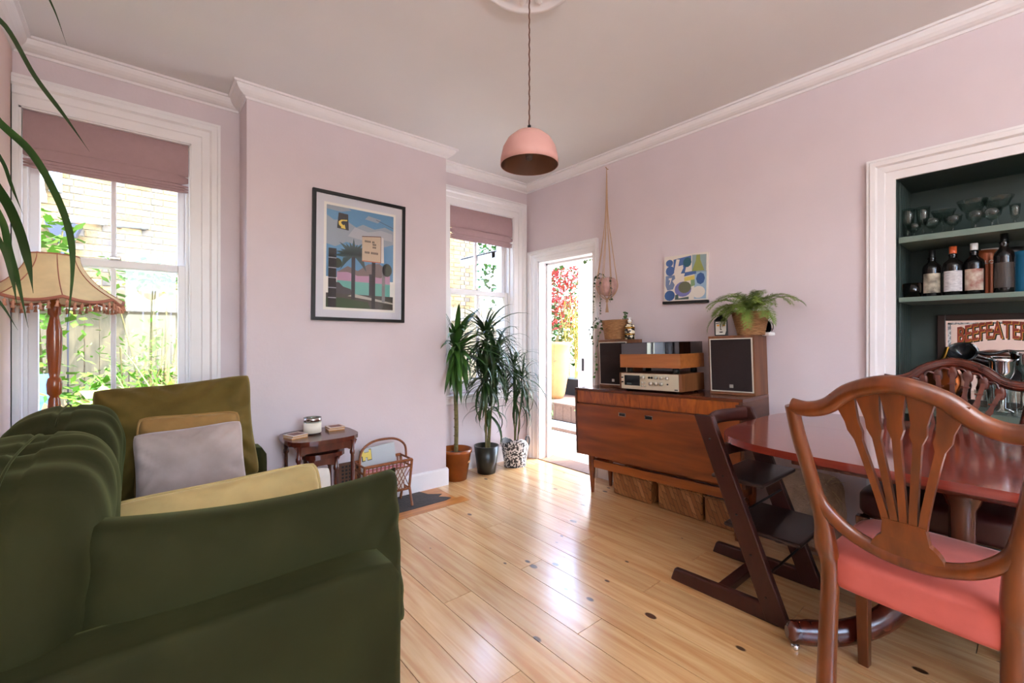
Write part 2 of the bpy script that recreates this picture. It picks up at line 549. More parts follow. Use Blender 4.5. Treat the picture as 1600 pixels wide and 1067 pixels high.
# ================================================================ the room
floor = struct(MB().box((XL - 0.3, YS - 0.3, -0.06), (XR + 0.14, YW + 0.25, -0.022)).build('floor', M_DARKGAP))
BW = 0.147
def board(x0, x1, y0, y1):
    MB().box((-(x1 - x0) / 2 + 0.0015, -(y1 - y0) / 2 + 0.0012, -0.02), ((x1 - x0) / 2 - 0.0015, (y1 - y0) / 2 - 0.0012, 0)).build(
        'floorboard', M_PINE, floor, loc=((x0 + x1) / 2, (y0 + y1) / 2, 0))
HX0, HX1, HY0, HY1 = 0.52, 1.80, 2.60, 2.70
k = 0
x = 0.718 - BW * 9
joints = {}
while x < XR:
    a, b = max(x, XL), min(x + BW, XR)
    if b - a > 0.01:
        cuts = [YS]
        if k % 3 == 1: cuts += [-1.1 + 0.0, 1.155]
        elif k % 3 == 2: cuts += [0.15, 1.66]
        else: cuts += [-0.6, 2.15] if k % 2 else [0.65]
        mid = (a + b) / 2
        end = HY0 if HX0 < mid < HX1 else YW
        cuts = [c for c in cuts if c < end - 0.15] + [end]
        if k == 17: pass
        for c0, c1 in zip(cuts, cuts[1:]):
            board(a, b, c0, c1)
    x += BW; k += 1
# border board in front of the hearth, and the hearth slab with its chipped edge
MB().box((-(HX1 - HX0) / 2, -0.049, -0.02), ((HX1 - HX0) / 2, 0.049, 0.0005)).build('floorboard', M_STAIN, floor, loc=((HX0 + HX1) / 2, (HY0 + HY1) / 2, 0))
edge = [(HX0, HY1), (1.66, HY1), (1.72, HY1 + 0.02), (1.70, HY1 + 0.06), (1.66, HY1 + 0.10), (1.71, HY1 + 0.13), (1.63, HY1 + 0.19), (1.60, YB), (HX0, YB)]
MB().prism(edge, -0.02, 0.002).build('hearth_slab', M_SLATE, floor)
MB().box((1.60, HY1, -0.02), (HX1, YB, -0.001)).build('floorboard', M_STAIN, floor)

W1 = (-0.448, 0.245); W2 = (2.014, 2.735); WZ0, WZ1 = 0.68, 2.29
T = 0.25
wn = MB()
for a, b in ((XL - 0.3, W1[0]), (W1[1], W2[0]), (W2[1], XR + 0.14)):
    wn.box((a, YW, -0.06), (b, YW + T, ZT))
for a, b in (W1, W2):
    wn.box((a, YW, -0.06), (b, YW + T, WZ0)); wn.box((a, YW, WZ1), (b, YW + T, ZT))
wn.box((BX0, YB, -0.02), (BX1, YW, ZT))
struct(wn.build('wall_north', M_WALL))

DY0, DY1, DZ = 2.392, 3.064, 1.87
AY0, AY1, AZ = -0.62, 0.468, 1.942
we = MB()
we.box((XR, DY1, -0.06), (XR + 0.14, YW, ZT)); we.box((XR, DY0, DZ), (XR + 0.14, DY1, ZT))
we.box((XR, AY1, -0.06), (XR + 0.14, DY0, ZT)); we.box((XR, AY0, AZ), (XR + 0.14, AY1, ZT)); we.box((XR, YS, -0.06), (XR + 0.14, AY0, ZT))
struct(we.build('wall_east', M_WALL))
al = MB()
AD = 0.36
al.box((XR + AD, AY0 - 0.05, -0.05), (XR + AD + 0.05, AY1 + 0.05, AZ + 0.1))
al.box((XR + 0.1401, AY1, -0.05), (XR + AD, AY1 + 0.05, AZ + 0.1)); al.box((XR + 0.1401, AY0 - 0.05, -0.05), (XR + AD, AY0, AZ + 0.1))
al.box((XR + 0.1401, AY0, AZ), (XR + AD, AY1, AZ + 0.1)); al.box((XR + 0.002, AY1 - 0.004, 0), (XR + 0.1401, AY1 + 0.0, AZ))
al.box((XR + 0.002, AY0, AZ - 0.004), (XR + 0.1401, AY1, AZ + 0.0005))
struct(al.build('wall_alcove', M_ALCOVE))
# tongue-and-groove boards of the alcove's side
for i in range(5):
    MB().box((0, -0.006, 0), (0.052, 0, AZ)).build('panel_board', M_ALCOVE, bpy.data.objects['wall_alcove'], loc=(XR + 0.06 + i * 0.056, AY1 - 0.004, 0), bevel=0.003)

struct(MB().box((XL - 0.3, YS, -0.06), (XL, YW, ZT)).build('wall_west', mat('west_wall_paint', '#e2c8bf', 0.75, var=0.02, vscale=3)))
SX0, SX1, SZ0, SZ1 = -0.2, 1.2, 0.6, 2.5  # opening cut for the added window
ws = MB()
ws.box((XL - 0.3, YS - 0.3, -0.06), (SX0, YS, ZT)); ws.box((SX1, YS - 0.3, -0.06), (XR + 0.14, YS, ZT))
ws.box((SX0, YS - 0.3, -0.06), (SX1, YS, SZ0)); ws.box((SX0, YS - 0.3, SZ1), (SX1, YS, ZT))
struct(ws.build('wall_south', M_WALL))
struct(MB().box((XL - 0.3, YS - 0.3, ZT), (XR + 0.5, YW + T, ZT + 0.1)).build('ceiling', M_CEIL))

def sweep(path, prof, closed=False):
    """profile (offset into the room, height) swept round an axis-aligned wall path; room on the right of the path"""
    mb = MB()
    n = len(path)
    offs = []
    for i, p in enumerate(path):
        ns = []
        for a, b in ((i - 1, i), (i, i + 1)):
            if 0 <= a and b < n:
                d = Vector((path[b][0] - path[a][0], path[b][1] - path[a][1], 0)).normalized()
                ns.append(Vector((d.y, -d.x, 0)))
        offs.append(ns[0] if len(ns) == 1 or (ns[0] - ns[1]).length < 1e-6 else ns[0] + ns[1])
    rows = [[Vector((p[0], p[1], 0)) + o * u + Vector((0, 0, z)) for u, z in prof] for p, o in zip(path, offs)]
    m = len(prof)
    for r0, r1 in zip(rows, rows[1:]):
        for j in range(m - 1):
            mb.add([r0[j], r1[j], r1[j + 1], r0[j + 1]], [(0, 1, 2, 3)])
    mb.add(rows[0], [tuple(range(m))]); mb.add(rows[-1], [tuple(reversed(range(m)))])
    return mb
cpath = [(XL, YS), (XL, YW), (BX0, YW), (BX0, YB), (BX1, YB), (BX1, YW), (XR, YW), (XR, YS)]
cprof = [(0, ZC), (0.006, ZC), (0.008, ZC + 0.012)] + [(0.008 + 0.05 * math.sin(q) ** 1.2, ZC + 0.058 - 0.046 * math.cos(q)) for q in (0.35, 0.7, 1.05, 1.4, PI / 2)] + [(0.072, ZC + 0.058), (0.072, ZT)]
struct(sweep(cpath, cprof).build('trim_1', M_CORNICE))

bprof = [(0, 0.135), (0.008, 0.135), (0.015, 0.122), (0.015, 0.0)]
def baseboard(name, path):
    struct(sweep(path, bprof).build(name, M_WHITE))
baseboard('baseboard_north', [(BX0, YW), (BX0, YB), (BX1, YB), (BX1, YW), (XR, YW), (XR, DY1 + 0.135)])
baseboard('baseboard_west', [(XL, YS), (XL, YW), (BX0 - 0.0, YW)])
baseboard('baseboard_east', [(XR, DY0 - 0.055), (XR, AY1 + 0.115)])

# moulded architraves
APROF = [(-0.004, 0.0), (-0.004, 0.012), (0.045, 0.014), (0.05, 0.02), (0.085, 0.022), (0.095, 0.034), (0.12, 0.036), (0.128, 0.030), (0.14, 0.030), (0.14, 0.0)]
def architrave(name, a0, a1, z0, z1, plane, axis, wl=1.0, wr=1.0, lo=-1e9, hi=1e9, wt=1.0):
    """axis 'x': the opening runs along x on a wall facing -y; 'y': along y on a wall facing -x"""
    mb = MB()
    rows = []
    for u, p in APROF:
        pts = [(max(lo, a0 - u * wl), z0), (max(lo, a0 - u * wl), z1 + u * wt), (min(hi, a1 + u * wr), z1 + u * wt), (min(hi, a1 + u * wr), z0)]
        rows.append([Vector((a, plane - p, z)) if axis == 'x' else Vector((plane - p, a, z)) for a, z in pts])
    for r0, r1 in zip(rows, rows[1:]):
        for j in range(3):
            mb.add([r0[j], r0[j + 1], r1[j + 1], r1[j]], [(0, 1, 2, 3)])
    for j in (0, 3):
        mb.add([r[j] for r in rows], [tuple(range(len(rows)))])
    return struct(mb.build(name, M_WHITE))
architrave('trim_2', W1[0], W1[1], WZ0 - 0.02, WZ1, YW, 'x', lo=XL + 0.001)
architrave('trim_3', W2[0], W2[1], WZ0 - 0.02, WZ1, YW, 'x', wr=1.02)
architrave('trim_4', DY0, DY1, 0.0, DZ, XR, 'y', wl=0.36, wr=0.9, wt=0.7)
architrave('trim_5', AY0, AY1, 0.0, AZ, XR, 'y', wl=0.8, wr=0.78, wt=0.8)

def sash_window(name, x0, x1):
    w = bpy.data.objects.new(name, None); COL.objects.link(w); struct(w)
    lin = MB()
    y0, y1 = YW - 0.004, YW + T
    lin.box((x0, y0, WZ0), (x0 + 0.012, y1, WZ1)); lin.box((x1 - 0.012, y0, WZ0), (x1, y1, WZ1)); lin.box((x0, y0, WZ1 - 0.012), (x1, y1, WZ1))
    # parting beads beside the sashes
    for xx in (x0 + 0.012, x1 - 0.027):
        lin.box((xx, YW + 0.04, WZ0), (xx + 0.015, YW + 0.055, WZ1)); lin.box((xx, YW + 0.097, WZ0), (xx + 0.015, YW + 0.103, WZ1))
    lin.build('window_lining', M_WHITE, w)
    MB().box((max(XL + 0.002, x0 - 0.12), YW - 0.045, WZ0 - 0.045), (x1 + 0.12, YW + 0.06, WZ0 - 0.018)).build('window_board', M_WHITE, w, bevel=0.008)
    MB().box((max(XL + 0.002, x0 - 0.10), YW - 0.02, WZ0 - 0.10), (x1 + 0.10, YW, WZ0 - 0.045)).build('window_apron', M_WHITE, w, bevel=0.004)
    MB().box((x0, YW + 0.06, WZ0 - 0.05), (x1, YW + 0.29, WZ0 + 0.004)).build('window_sill', M_WHITE, w, bevel=0.005)
    zm = 1.565
    for nm, z0, z1, ya, bot, top in (('lower_sash', WZ0 + 0.004, zm + 0.01, YW + 0.056, 0.085, 0.042), ('upper_sash', zm - 0.035, WZ1 - 0.012, YW + 0.104, 0.042, 0.05)):
        yb = ya + 0.04
        a, b = x0 + 0.014, x1 - 0.014
        f = MB()
        f.box((a, ya, z0), (a + 0.048, yb, z1)); f.box((b - 0.048, ya, z0), (b, yb, z1))
        f.box((a + 0.048, ya, z0), (b - 0.048, yb, z0 + bot)); f.box((a + 0.048, ya, z1 - top), (b - 0.048, yb, z1))
        sash = f.build(nm, M_WHITE, w, bevel=0.004)
        xm = (a + b) / 2
        MB().box((xm - 0.011, ya + 0.004, z0 + bot), (xm + 0.011, yb - 0.004, z1 - top)).build('glazing_bar', M_WHITE, sash, bevel=0.004)
        for xa, xb in ((a + 0.048, xm - 0.011), (xm + 0.011, b - 0.048)):
            MB().box((xa, ya + 0.018, z0 + bot), (xb, ya + 0.021, z1 - top)).build('pane', M_PANE, sash)
    MB().box((x0 + 0.33, YW + 0.045, zm + 0.01), (x0 + 0.38, YW + 0.10, zm + 0.03)).build('sash_lock', M_CHROME, w, bevel=0.006)
    return w
sash_window('window_1', *W1)
sash_window('window_2', *W2)

# unseen window made up behind the camera to bring in fill light
w3 = bpy.data.objects.new('added_window', None); COL.objects.link(w3); struct(w3)
fm = MB()
for xx in (SX0, SX0 + 0.67, SX1 - 0.06):
    fm.box((xx, YS - 0.16, SZ0), (xx + 0.06, YS - 0.1, SZ1))
for zz in (SZ0, 1.5, SZ1 - 0.06):
    fm.box((SX0, YS - 0.155, zz), (SX1, YS - 0.105, zz + 0.06))
fm.build('window_frame', M_WHITE, w3)
MB().box((SX0, YS - 0.132, SZ0), (SX1, YS - 0.128, SZ1)).build('pane', M_PANE, w3)

# garden door: lining, threshold and the open leaf
d1 = bpy.data.objects.new('door_1', None); COL.objects.link(d1); struct(d1)
lin = MB()
lin.box((XR - 0.002, DY0 - 0.0, 0), (XR + 0.16, DY0 + 0.016, DZ)); lin.box((XR - 0.002, DY1 - 0.016, 0), (XR + 0.16, DY1, DZ)); lin.box((XR - 0.002, DY0, DZ - 0.016), (XR + 0.16, DY1, DZ))
lin.box((XR + 0.09, DY1 - 0.034, 0), (XR + 0.125, DY1 - 0.016, DZ - 0.016)); lin.box((XR + 0.09, DY0, DZ - 0.034), (XR + 0.125, DY1, DZ - 0.016))
lin.build('door_lining', M_WHITE, d1)
MB().box((XR - 0.01, DY0, -0.03), (XR + 0.2, DY1, 0.006)).build('threshold', M_DECK, d1)
leaf = MB()
leaf.box((0, 0, 0.01), (0.66, 0.04, DZ - 0.02))
lf = leaf.build('door_leaf', M_WHITE, d1, loc=(XR + 0.16, DY0 - 0.025, 0), rot=(0, 0, math.radians(2)), bevel=0.004)
for z0, z1 in ((0.2, 0.8), (0.95, 1.75)):
    MB().box((0.1, 0.038, z0), (0.56, 0.046, z1)).build('door_panel', M_WHITE, lf, bevel=0.006)
hd = MB(); hd.tube([(0.60, 0.04, 1.0), (0.60, 0.085, 1.0), (0.52, 0.09, 1.0)], 0.008); hd.box((0.585, 0.04, 0.92), (0.615, 0.046, 1.08))
hd.build('door_handle', M_BLACK, lf)

# ceiling rose
rx, ry = 1.206, 1.324
rose = MB()
rose.lathe([(0.0, -0.03), (0.02, -0.03), (0.035, -0.018), (0.06, -0.016), (0.075, -0.03), (0.09, -0.016), (0.15, -0.012), (0.165, -0.012), (0.178, -0.026), (0.192, -0.026), (0.205, -0.014), (0.213, 0.0)], 48, (rx, ry, ZT))
for i in range(12):
    a = 2 * PI * i / 12
    rose.blob((0.075, 0.03, 0.022), 2.2, 4, fn=lambda v, a=a: Vector((rx + math.cos(a) * (0.12 + v.x) - math.sin(a) * v.y, ry + math.sin(a) * (0.12 + v.x) + math.cos(a) * v.y, ZT - 0.014 + v.z)))
ro = struct(rose.build('trim_6', M_CORNICE))

# roman blinds
def blind(x0, x1, label):
    t = thing('roman_blind', label, 'blind', ((x0 + x1) / 2, YW + 0.015, WZ1 - 0.012), group='roman blinds in the sash windows')
    w = (x1 - x0) / 2 - 0.016
    def front(u, v):
        bulge = 0.012 * math.sin(v * PI) + 0.012 * v
        return Vector(((u * 2 - 1) * w, -bulge, -v * 0.185))
    m = MB().grid(front, 10, 10)
    m.grid(lambda u, v: Vector(((u * 2 - 1) * w, 0.008, -(1 - v) * 0.185)), 2, 2)
    m.build('blind_cloth', M_BLIND, t)
    for i in range(4):
        z = -0.185 - (0.058 if i else 0) - max(0, i - 1) * 0.014
        h = 0.062 if i == 0 else 0.018
        d = 0.03 - i * 0.004
        MB().blob((2 * w, d, h), 6, 4, (0, -0.012 + i * 0.002, z - h / 2 + 0.004)).build('blind_fold', M_BLIND, t)
    MB().tube([(w + 0.006, -0.005, 0), (w + 0.008, -0.012, -0.5), (w + 0.006, -0.004, -0.9)], 0.0015, 5).build('pull_cord', M_WHITE, t)
    return t
blind(*W1, 'mauve roman blind half folded in the sash window behind the floor lamp')
blind(*W2, 'mauve roman blind half folded in the sash window beside the garden door')

# ================================================================ sofa
def fbm(v, s):
    return noise.noise(v * s) + 0.5 * noise.noise(v * (s * 2.1))
SY0, SY1 = 1.07, 2.82            # near arm face, far arm face
SXB, SXF = -0.455, 0.535         # back against the west wall, front
sofa = thing('sofa', 'dark green velvet two-seat sofa with loose cushions under the window', 'sofa', (0, 0, 0))
base = MB()
base.blob((SXF - SXB - 0.02, SY1 - SY0 - 0.04, 0.24), 12, 8, ((SXF + SXB) / 2 - 0.01, (SY0 + SY1) / 2, 0.19))
base.build('base', M_VELVET, sofa, weld=True)
for y in (SY0 + 0.08, SY1 - 0.08):
    for x in (SXB + 0.08, SXF - 0.08):
        MB().lathe([(0, 0), (0.02, 0), (0.028, 0.075), (0, 0.075)], 12, (x, y, 0)).build('leg', M_WENGE, sofa)
def arm(yc):
    L = SXF - SXB
    def f(v):
        v = v.copy()
        v.y *= 1 + 0.12 * max(0, v.z / 0.28)
        return v
    MB().blob((L, 0.14, 0.545), 14, 16, ((SXF + SXB) / 2, yc, 0.3), f).build('arm', M_VELVET, sofa, weld=True)
arm(SY0 + 0.08); arm(SY1 - 0.08)
def frame_f(v):
    v = v.copy(); v.x += 0.02 * v.z
    return v
MB().blob((0.15, SY1 - SY0 - 0.02, 0.66), 9, 12, (SXB + 0.078, (SY0 + SY1) / 2, 0.37), frame_f).build('back_frame', M_VELVET, sofa, weld=True)
for i, y in enumerate((SY0 + 0.51, SY1 - 0.53)):
    def f(v):
        w = v.copy(); w.z += 0.012 * math.cos(v.x * 5) * (1 if v.z > 0 else 0) + 0.004 * fbm(v + Vector((i * 3, 0, 0)), 7)
        return w
    MB().blob((0.78, 0.71, 0.17), 6, 14, (0.13, y, 0.365), f).build('seat_cushion', M_VELVET, sofa, weld=True)
def back_cushion(yc, L, seed, lean=0.0):
    def f(v):
        w = v.copy()
        # plump top, creases radiating from the long seam
        t = (v.z + 0.24) / 0.48
        w.x += 0.10 * (0.5 - t) * -0.3
        cr = 0.010 * math.sin(v.y * 42 + 5 * noise.noise(Vector((v.x * 3, v.y * 2, seed)))) * max(0, t - 0.35)
        w += v.normalized() * (cr + 0.012 * fbm(v + Vector((seed, 0, 0)), 5))
        if abs(v.x) < 0.02 and t > 0.6:
            w.z -= 0.008
        return w
    c = MB().blob((0.34, L, 0.52), 3.2, 30, (-0.215, yc, 0.625), f).build('back_cushion', M_VELVET, sofa, weld=True)
    sm = []
    for q in range(25):
        a = -0.25 * PI + 1.5 * PI * q / 24
        sm.append((-0.215 + 0.006, yc - (L / 2 + 0.004) * math.cos(a) if False else yc + (q / 24 - 0.5) * L * 0.9, 0.625 + 0.262 * (1 - abs(2 * (q / 24) - 1) ** 3.2 * 0.98) ** (1 / 3.2)))
    MB().tube(sm, 0.003, 5).build('seam', M_VELVET, c)
back_cushion(1.60, 0.90, 1.0)
back_cushion(2.36, 0.72, 2.0)

def pillow(w, h, t, mat_, name, label, loc, rot, piping=None, wrinkle=0.018, seed=0.0, cat='cushion', corner=0.10, parent=None, group=None, k=26):
    """square scatter cushion standing in its local xz plane"""
    def surf(sg):
        def fn(u, v):
            a, b = u * 2 - 1, v * 2 - 1
            e = max(0.0, (1 - abs(a) ** 2.6) * (1 - abs(b) ** 2.6))
            pin = 1 - corner * (a * a * (1 - 0.3 * abs(b)) * (1 - b * b) + 0 * b)
            pin2 = 1 - corner * (1 - a * a) * b * b
            x = a * w / 2 * (1 - corner * (1 - b * b) * 0.6)
            z = b * h / 2 * (1 - corner * (1 - a * a) * 0.6)
            rd = 1 - 0.07 * (abs(a) * abs(b)) ** 5
            x *= rd; z *= rd
            y = sg * t / 2 * e ** 0.42
            p = Vector((x, y, z))
            n1 = fbm(Vector((x, z, seed + sg)), 6.0)
            # creases running in from the corners
            cr = math.sin((abs(a) - abs(b)) * 16 + 3 * n1) * max(0, max(abs(a), abs(b)) - 0.45)
            p.y += sg * (wrinkle * (n1 * 0.9 + cr * 1.1)) * min(1, e * 4)
            return p
        return fn
    o = thing(name, label, cat, loc, rot, group) if parent is None else None
    m = MB()
    m.grid(surf(-1), k, k)
    m.grid(lambda u, v: surf(1)(1 - u, v), k, k)
    c = m.build('cover', mat_, o if o else parent, weld=True)
    if piping:
        pts = []
        for i in range(81):
            s = (i / 80 * 4) % 4
            q = int(s) if s < 4 else 0
            r = s - int(s)
            u, v = ((r, 0), (1, r), (1 - r, 1), (0, 1 - r))[q % 4]
            pts.append(surf(-1)(u, v) * 1.004)
        MB().tube(pts, 0.006, 6, caps=False).build('piping', piping, o if o else parent)
    return o
# near cushion leaning on the arm belongs to the sofa
bol = MB()
def bol_f(sg):
    def fn(u, v):
        a, b = u * 2 - 1, v * 2 - 1
        e = max(0.0, (1 - abs(a) ** 4.5) * (1 - abs(b) ** 4.0))
        x = a * 0.375 * (1 - 0.035 * (1 - b * b)); z = b * 0.215 * (1 - 0.05 * (1 - a * a)) + (0.018 * a * a if b > 0 else 0)
        n1 = fbm(Vector((x, z, 3.3 + sg)), 5.0)
        cr = math.sin(x * 34 + 4 * n1) * max(0, b - 0.3) * 0.012 + math.sin((abs(a) - abs(b)) * 15 + 3 * n1) * max(0, abs(a) - 0.55) * 0.02
        return Vector((x, sg * (0.115 * e ** 0.36 + (0.012 * n1 + cr) * min(1, e * 3)), z))
    return fn
bol.grid(bol_f(-1), 40, 30); bol.grid(lambda u, v: bol_f(1)(1 - u, v), 40, 30)
bol.build('bolster_cushion', M_VELVET, sofa, loc=(0.255, 1.29, 0.518), rot=(math.radians(-12), math.radians(2.5), math.radians(1)), weld=True)

pillow(0.62, 0.52, 0.24, M_OLIVE, 'cushion', 'large crumpled olive velvet cushion at the far end of the sofa', (0.155, 2.56, 0.70), (math.radians(-14), math.radians(-4), math.radians(-4)), wrinkle=0.030, seed=3.1, corner=0.14, k=44)
pillow(0.37, 0.36, 0.13, M_MUSTARD, 'cushion', 'mustard brown velvet cushion tucked behind the mauve cushion', (0.178, 2.385, 0.635), (math.radians(-14), math.radians(1), math.radians(-2)), piping=M_MUSTARD, seed=5.2, corner=0.06)
pillow(0.385, 0.35, 0.13, M_MAUVE, 'cushion', 'greyish mauve velvet cushion leaning against the mustard cushion', (0.175, 2.255, 0.612), (math.radians(-18), math.radians(-3), math.radians(-3)), seed=8.4, corner=0.10)
pillow(0.62, 0.34, 0.19, M_GOLD, 'cushion', 'pale gold velvet cushion with piped edge behind the green bolster', (0.225, 1.70, 0.515), (math.radians(-24), math.radians(-1.5), math.radians(2)), piping=M_GOLD, seed=1.7, corner=0.07)
pillow(0.30, 0.26, 0.12, M_CREAM, 'cushion', 'cream cotton cushion mostly hidden behind the gold cushion', (0.455, 1.86, 0.50), (math.radians(-20), 0, math.radians(-8)), seed=9.9, corner=0.07)

# ================================================================ standard lamp
lx, ly = -0.30, 3.0
lamp = thing('floor_lamp', 'turned wooden floor lamp with tasselled parchment shade beside the sofa', 'lamp', (lx, ly, 0))
MB().lathe([(0, 0.002), (0.14, 0.002), (0.14, 0.02), (0.12, 0.035), (0.05, 0.05), (0.03, 0.08), (0, 0.08)], 32).build('base', M_LAMPWOOD, lamp)
prof = [(0.0, 0.07), (0.02, 0.07), (0.024, 0.12), (0.018, 0.2), (0.026, 0.4), (0.018, 0.56), (0.028, 0.575), (0.028, 0.60), (0.018, 0.61), (0.021, 0.66), (0.024, 0.80), (0.021, 0.86),
        (0.016, 0.872), (0.026, 0.885), (0.028, 0.93), (0.024, 0.955), (0.017, 0.962), (0.021, 0.985), (0.028, 1.10), (0.027, 1.18), (0.018, 1.235), (0.016, 1.25), (0.024, 1.26), (0.024, 1.30), (0.016, 1.32), (0.014, 1.40), (0.0, 1.40)]
MB().lathe(prof, 20).build('pole', M_LAMPWOOD, lamp)
MB().lathe([(0.012, 1.40), (0.012, 1.43), (0.026, 1.44), (0.03, 1.48), (0.018, 1.51), (0, 1.51)], 16).build('bulb', M_PAPER, lamp)
NP = 8
def shade_pt(u, v):
    a = 2 * PI * u
    ph = (u * NP) % 1.0
    r = 0.085 + 0.165 * (v ** 1.75)
    r *= 1 - 0.045 * math.sin(PI * ph) * (0.4 + 0.6 * v)
    z = 1.535 - 0.225 * v + (0.022 * math.sin(PI * ph) if False else -0.020 * math.sin(PI * ph) * v ** 3 + 0.02 * v ** 3)
    return Vector((r * math.cos(a + 0.2), r * math.sin(a + 0.2), z))
sh = MB().grid(shade_pt, 64, 12, wrap_u=True)
shade = sh.build('shade', M_SHADE, lamp)
md = shade.modifiers.new('solid', 'SOLIDIFY'); md.thickness = 0.002
MB().tube([shade_pt(i / 64, 0.0) for i in range(65)], 0.004, 6, caps=False).build('braid', M_BRAID, shade)
MB().tube([shade_pt(i / 96, 1.0) for i in range(97)], 0.0075, 6, caps=False).build('braid', M_BRAID, shade)
for i in range(NP):
    MB().tube([shade_pt(i / NP, v / 10) * 1.003 for v in range(11)], 0.0022, 5).build('rib', M_BRAID, shade)
tas = MB().lathe([(0.0015, 0), (0.0015, -0.008), (0.006, -0.012), (0.0065, -0.018), (0.004, -0.021), (0.008, -0.038), (0, -0.038)], 8).mesh('tassel')
tas.materials.append(M_TASSEL)
for i in range(56):
    p = shade_pt((i + 0.5) / 56, 1.0)
    shared('tassel', tas, shade, loc=(p.x, p.y, p.z - 0.004), rot=(RND.uniform(-.12, .12), RND.uniform(-.12, .12), 0))
MB().tube([(0, 0, 1.50), (0.05, 0, 1.528), (0.083, 0, 1.535)], 0.002, 5).build('shade_carrier', M_BRASS, lamp)

# ================================================================ framed print
def mpoly(mb, pts, y, x0, z0):
    mb.add([Vector((x0 + px, y, z0 + pz)) for px, pz in pts], [tuple(range(len(pts)))])
pic = thing('framed_print', 'black framed print of palm tree and roadside sign on chimney breast', 'picture', (1.165, YB - 0.014, 1.678), (math.radians(0), math.radians(0.6), 0))
fw, fh = 0.318, 0.420
fr = MB()
for a, b, c, d in ((-fw, -fh, fw, -fh + 0.021), (-fw, fh - 0.021, fw, fh), (-fw, -fh + 0.021, -fw + 0.021, fh - 0.021), (fw - 0.021, -fh + 0.021, fw, fh - 0.021)):
    fr.box((a, -0.012, b), (c, 0.012, d))
fr.build('frame', M_BLACK, pic)
MB().box((-fw + 0.02, 0.0, -fh + 0.02), (fw - 0.02, 0.011, fh - 0.02)).build('mount', mat('mount_card', '#d9d6dc', 0.8), pic)
pw, ph = 0.231, 0.333      # half size of the print itself
def pc(name, color, polys, depth, rough=0.6, parent=pic):
    """flat print: coordinates in the unit square of the print, from its lower left"""
    m = MB()
    for pts in polys:
        m.add([Vector((-pw + 2 * pw * u, -0.0005 - depth * 0.0002, -ph + 2 * ph * v)) for u, v in pts], [tuple(range(len(pts)))])
    return m.build(name, mat('print_' + name + color, color, rough), parent)
R4 = lambda a, b, c, d: [(a, b), (c, b), (c, d), (a, d)]
def ell(cx, cy, rx_, ry_, n=14, a0=0):
    return [(cx + rx_ * math.cos(2 * PI * i / n + a0), cy + ry_ * math.sin(2 * PI * i / n + a0)) for i in range(n)]
pc('print_border', '#efeae2', [R4(-0.035, -0.025, 1.035, 1.025)], 0)
pc('print_sky', '#5f93b8', [R4(0, 0.3, 1, 1)], 1)
cl_ = [[(0, 0.62), (0.12, 0.60), (0.28, 0.66), (0.45, 0.64), (0.6, 0.70), (0.85, 0.66), (1, 0.70), (1, 0.84), (0.86, 0.87), (0.7, 0.83), (0.52, 0.86), (0.42, 0.82), (0.25, 0.88), (0.1, 0.86), (0, 0.90)], [(0, 0.96), (0.2, 0.95), (0.35, 0.98), (0.3, 1), (0, 1)], [(0.55, 0.92), (0.75, 0.90), (0.8, 0.94), (0.6, 0.96)]]
pc('print_cloud', '#9aa3ae', cl_, 2)
pc('print_cloud_light', '#b3b6bb', [[(0.3, 0.72), (0.5, 0.70), (0.75, 0.74), (0.98, 0.73), (0.98, 0.81), (0.8, 0.83), (0.6, 0.79), (0.4, 0.82)]], 3)
pc('print_far_wall', '#6fb0a4', [R4(0.15, 0.14, 0.95, 0.27)], 3)
pc('print_pink_wall', '#b890a8', [R4(0.15, 0.27, 0.95, 0.36)], 3)
pc('print_thatch', '#7a6a66', [[(0.15, 0.35), (0.3, 0.42), (0.45, 0.38), (0.6, 0.46), (0.78, 0.48), (0.95, 0.38), (0.8, 0.33), (0.62, 0.34), (0.45, 0.33), (0.3, 0.36)]], 4)
pc('print_ground', '#4a463e', [R4(0, 0, 1, 0.14)], 4)
pc('print_grass', '#2f4a28', [[(0.0, 0.0), (0.65, 0.0), (0.6, 0.07), (0.2, 0.1), (0, 0.09)]], 5)
pc('print_kerb', '#b9b2a6', [[(0.3, 0.12), (1.0, 0.06), (1.0, 0.075), (0.4, 0.145)]], 5)
pc('print_car', '#4c4a4c', [[(0.08, 0.14), (0.36, 0.14), (0.35, 0.19), (0.24, 0.21), (0.18, 0.25), (0.08, 0.25)]], 6)
pc('print_bush', '#33402a', [ell(0.9, 0.42, 0.08, 0.07), ell(0.15, 0.44, 0.07, 0.05)], 6)
pc('print_post_grey', '#8d8a8a', [R4(0.82, 0.08, 0.87, 0.46)], 6)
pc('print_trunk', '#2c2c30', [R4(0.355, 0.09, 0.41, 0.52), R4(0.62, 0.14, 0.70, 0.36)], 7)
fr_ = []
for i in range(13):
    a = PI * (0.02 + 0.96 * i / 12)
    L_ = 0.25 + 0.04 * math.sin(i * 2.3)
    c_ = (0.385, 0.52)
    tip = (c_[0] + L_ * math.cos(a) * 1.05, c_[1] + L_ * 0.72 * math.sin(a) - 0.02)
    nx, ny = -math.sin(a) * 0.022, math.cos(a) * 0.022
    mid = ((c_[0] + tip[0]) / 2, (c_[1] + tip[1]) / 2 + 0.012)
    fr_.append([c_, (mid[0] - nx, mid[1] - ny), tip, (mid[0] + nx, mid[1] + ny)])
for sgn in (-1, 1):
    fr_.append([(0.385, 0.53), (0.385 + sgn * 0.15, 0.5), (0.385 + sgn * 0.19, 0.38), (0.385 + sgn * 0.10, 0.46)])
pc('print_palm', '#35504e', fr_, 8)
pc('print_tower', '#141314', [R4(0.03, 0.0 + 0.098 * i, 0.14, 0.09 + 0.098 * i) for i in range(6)], 8)
pc('print_tower_joint', '#b9b9c0', [R4(0.03, 0.09 + 0.098 * i, 0.14, 0.098 + 0.098 * i) for i in range(5)], 8)
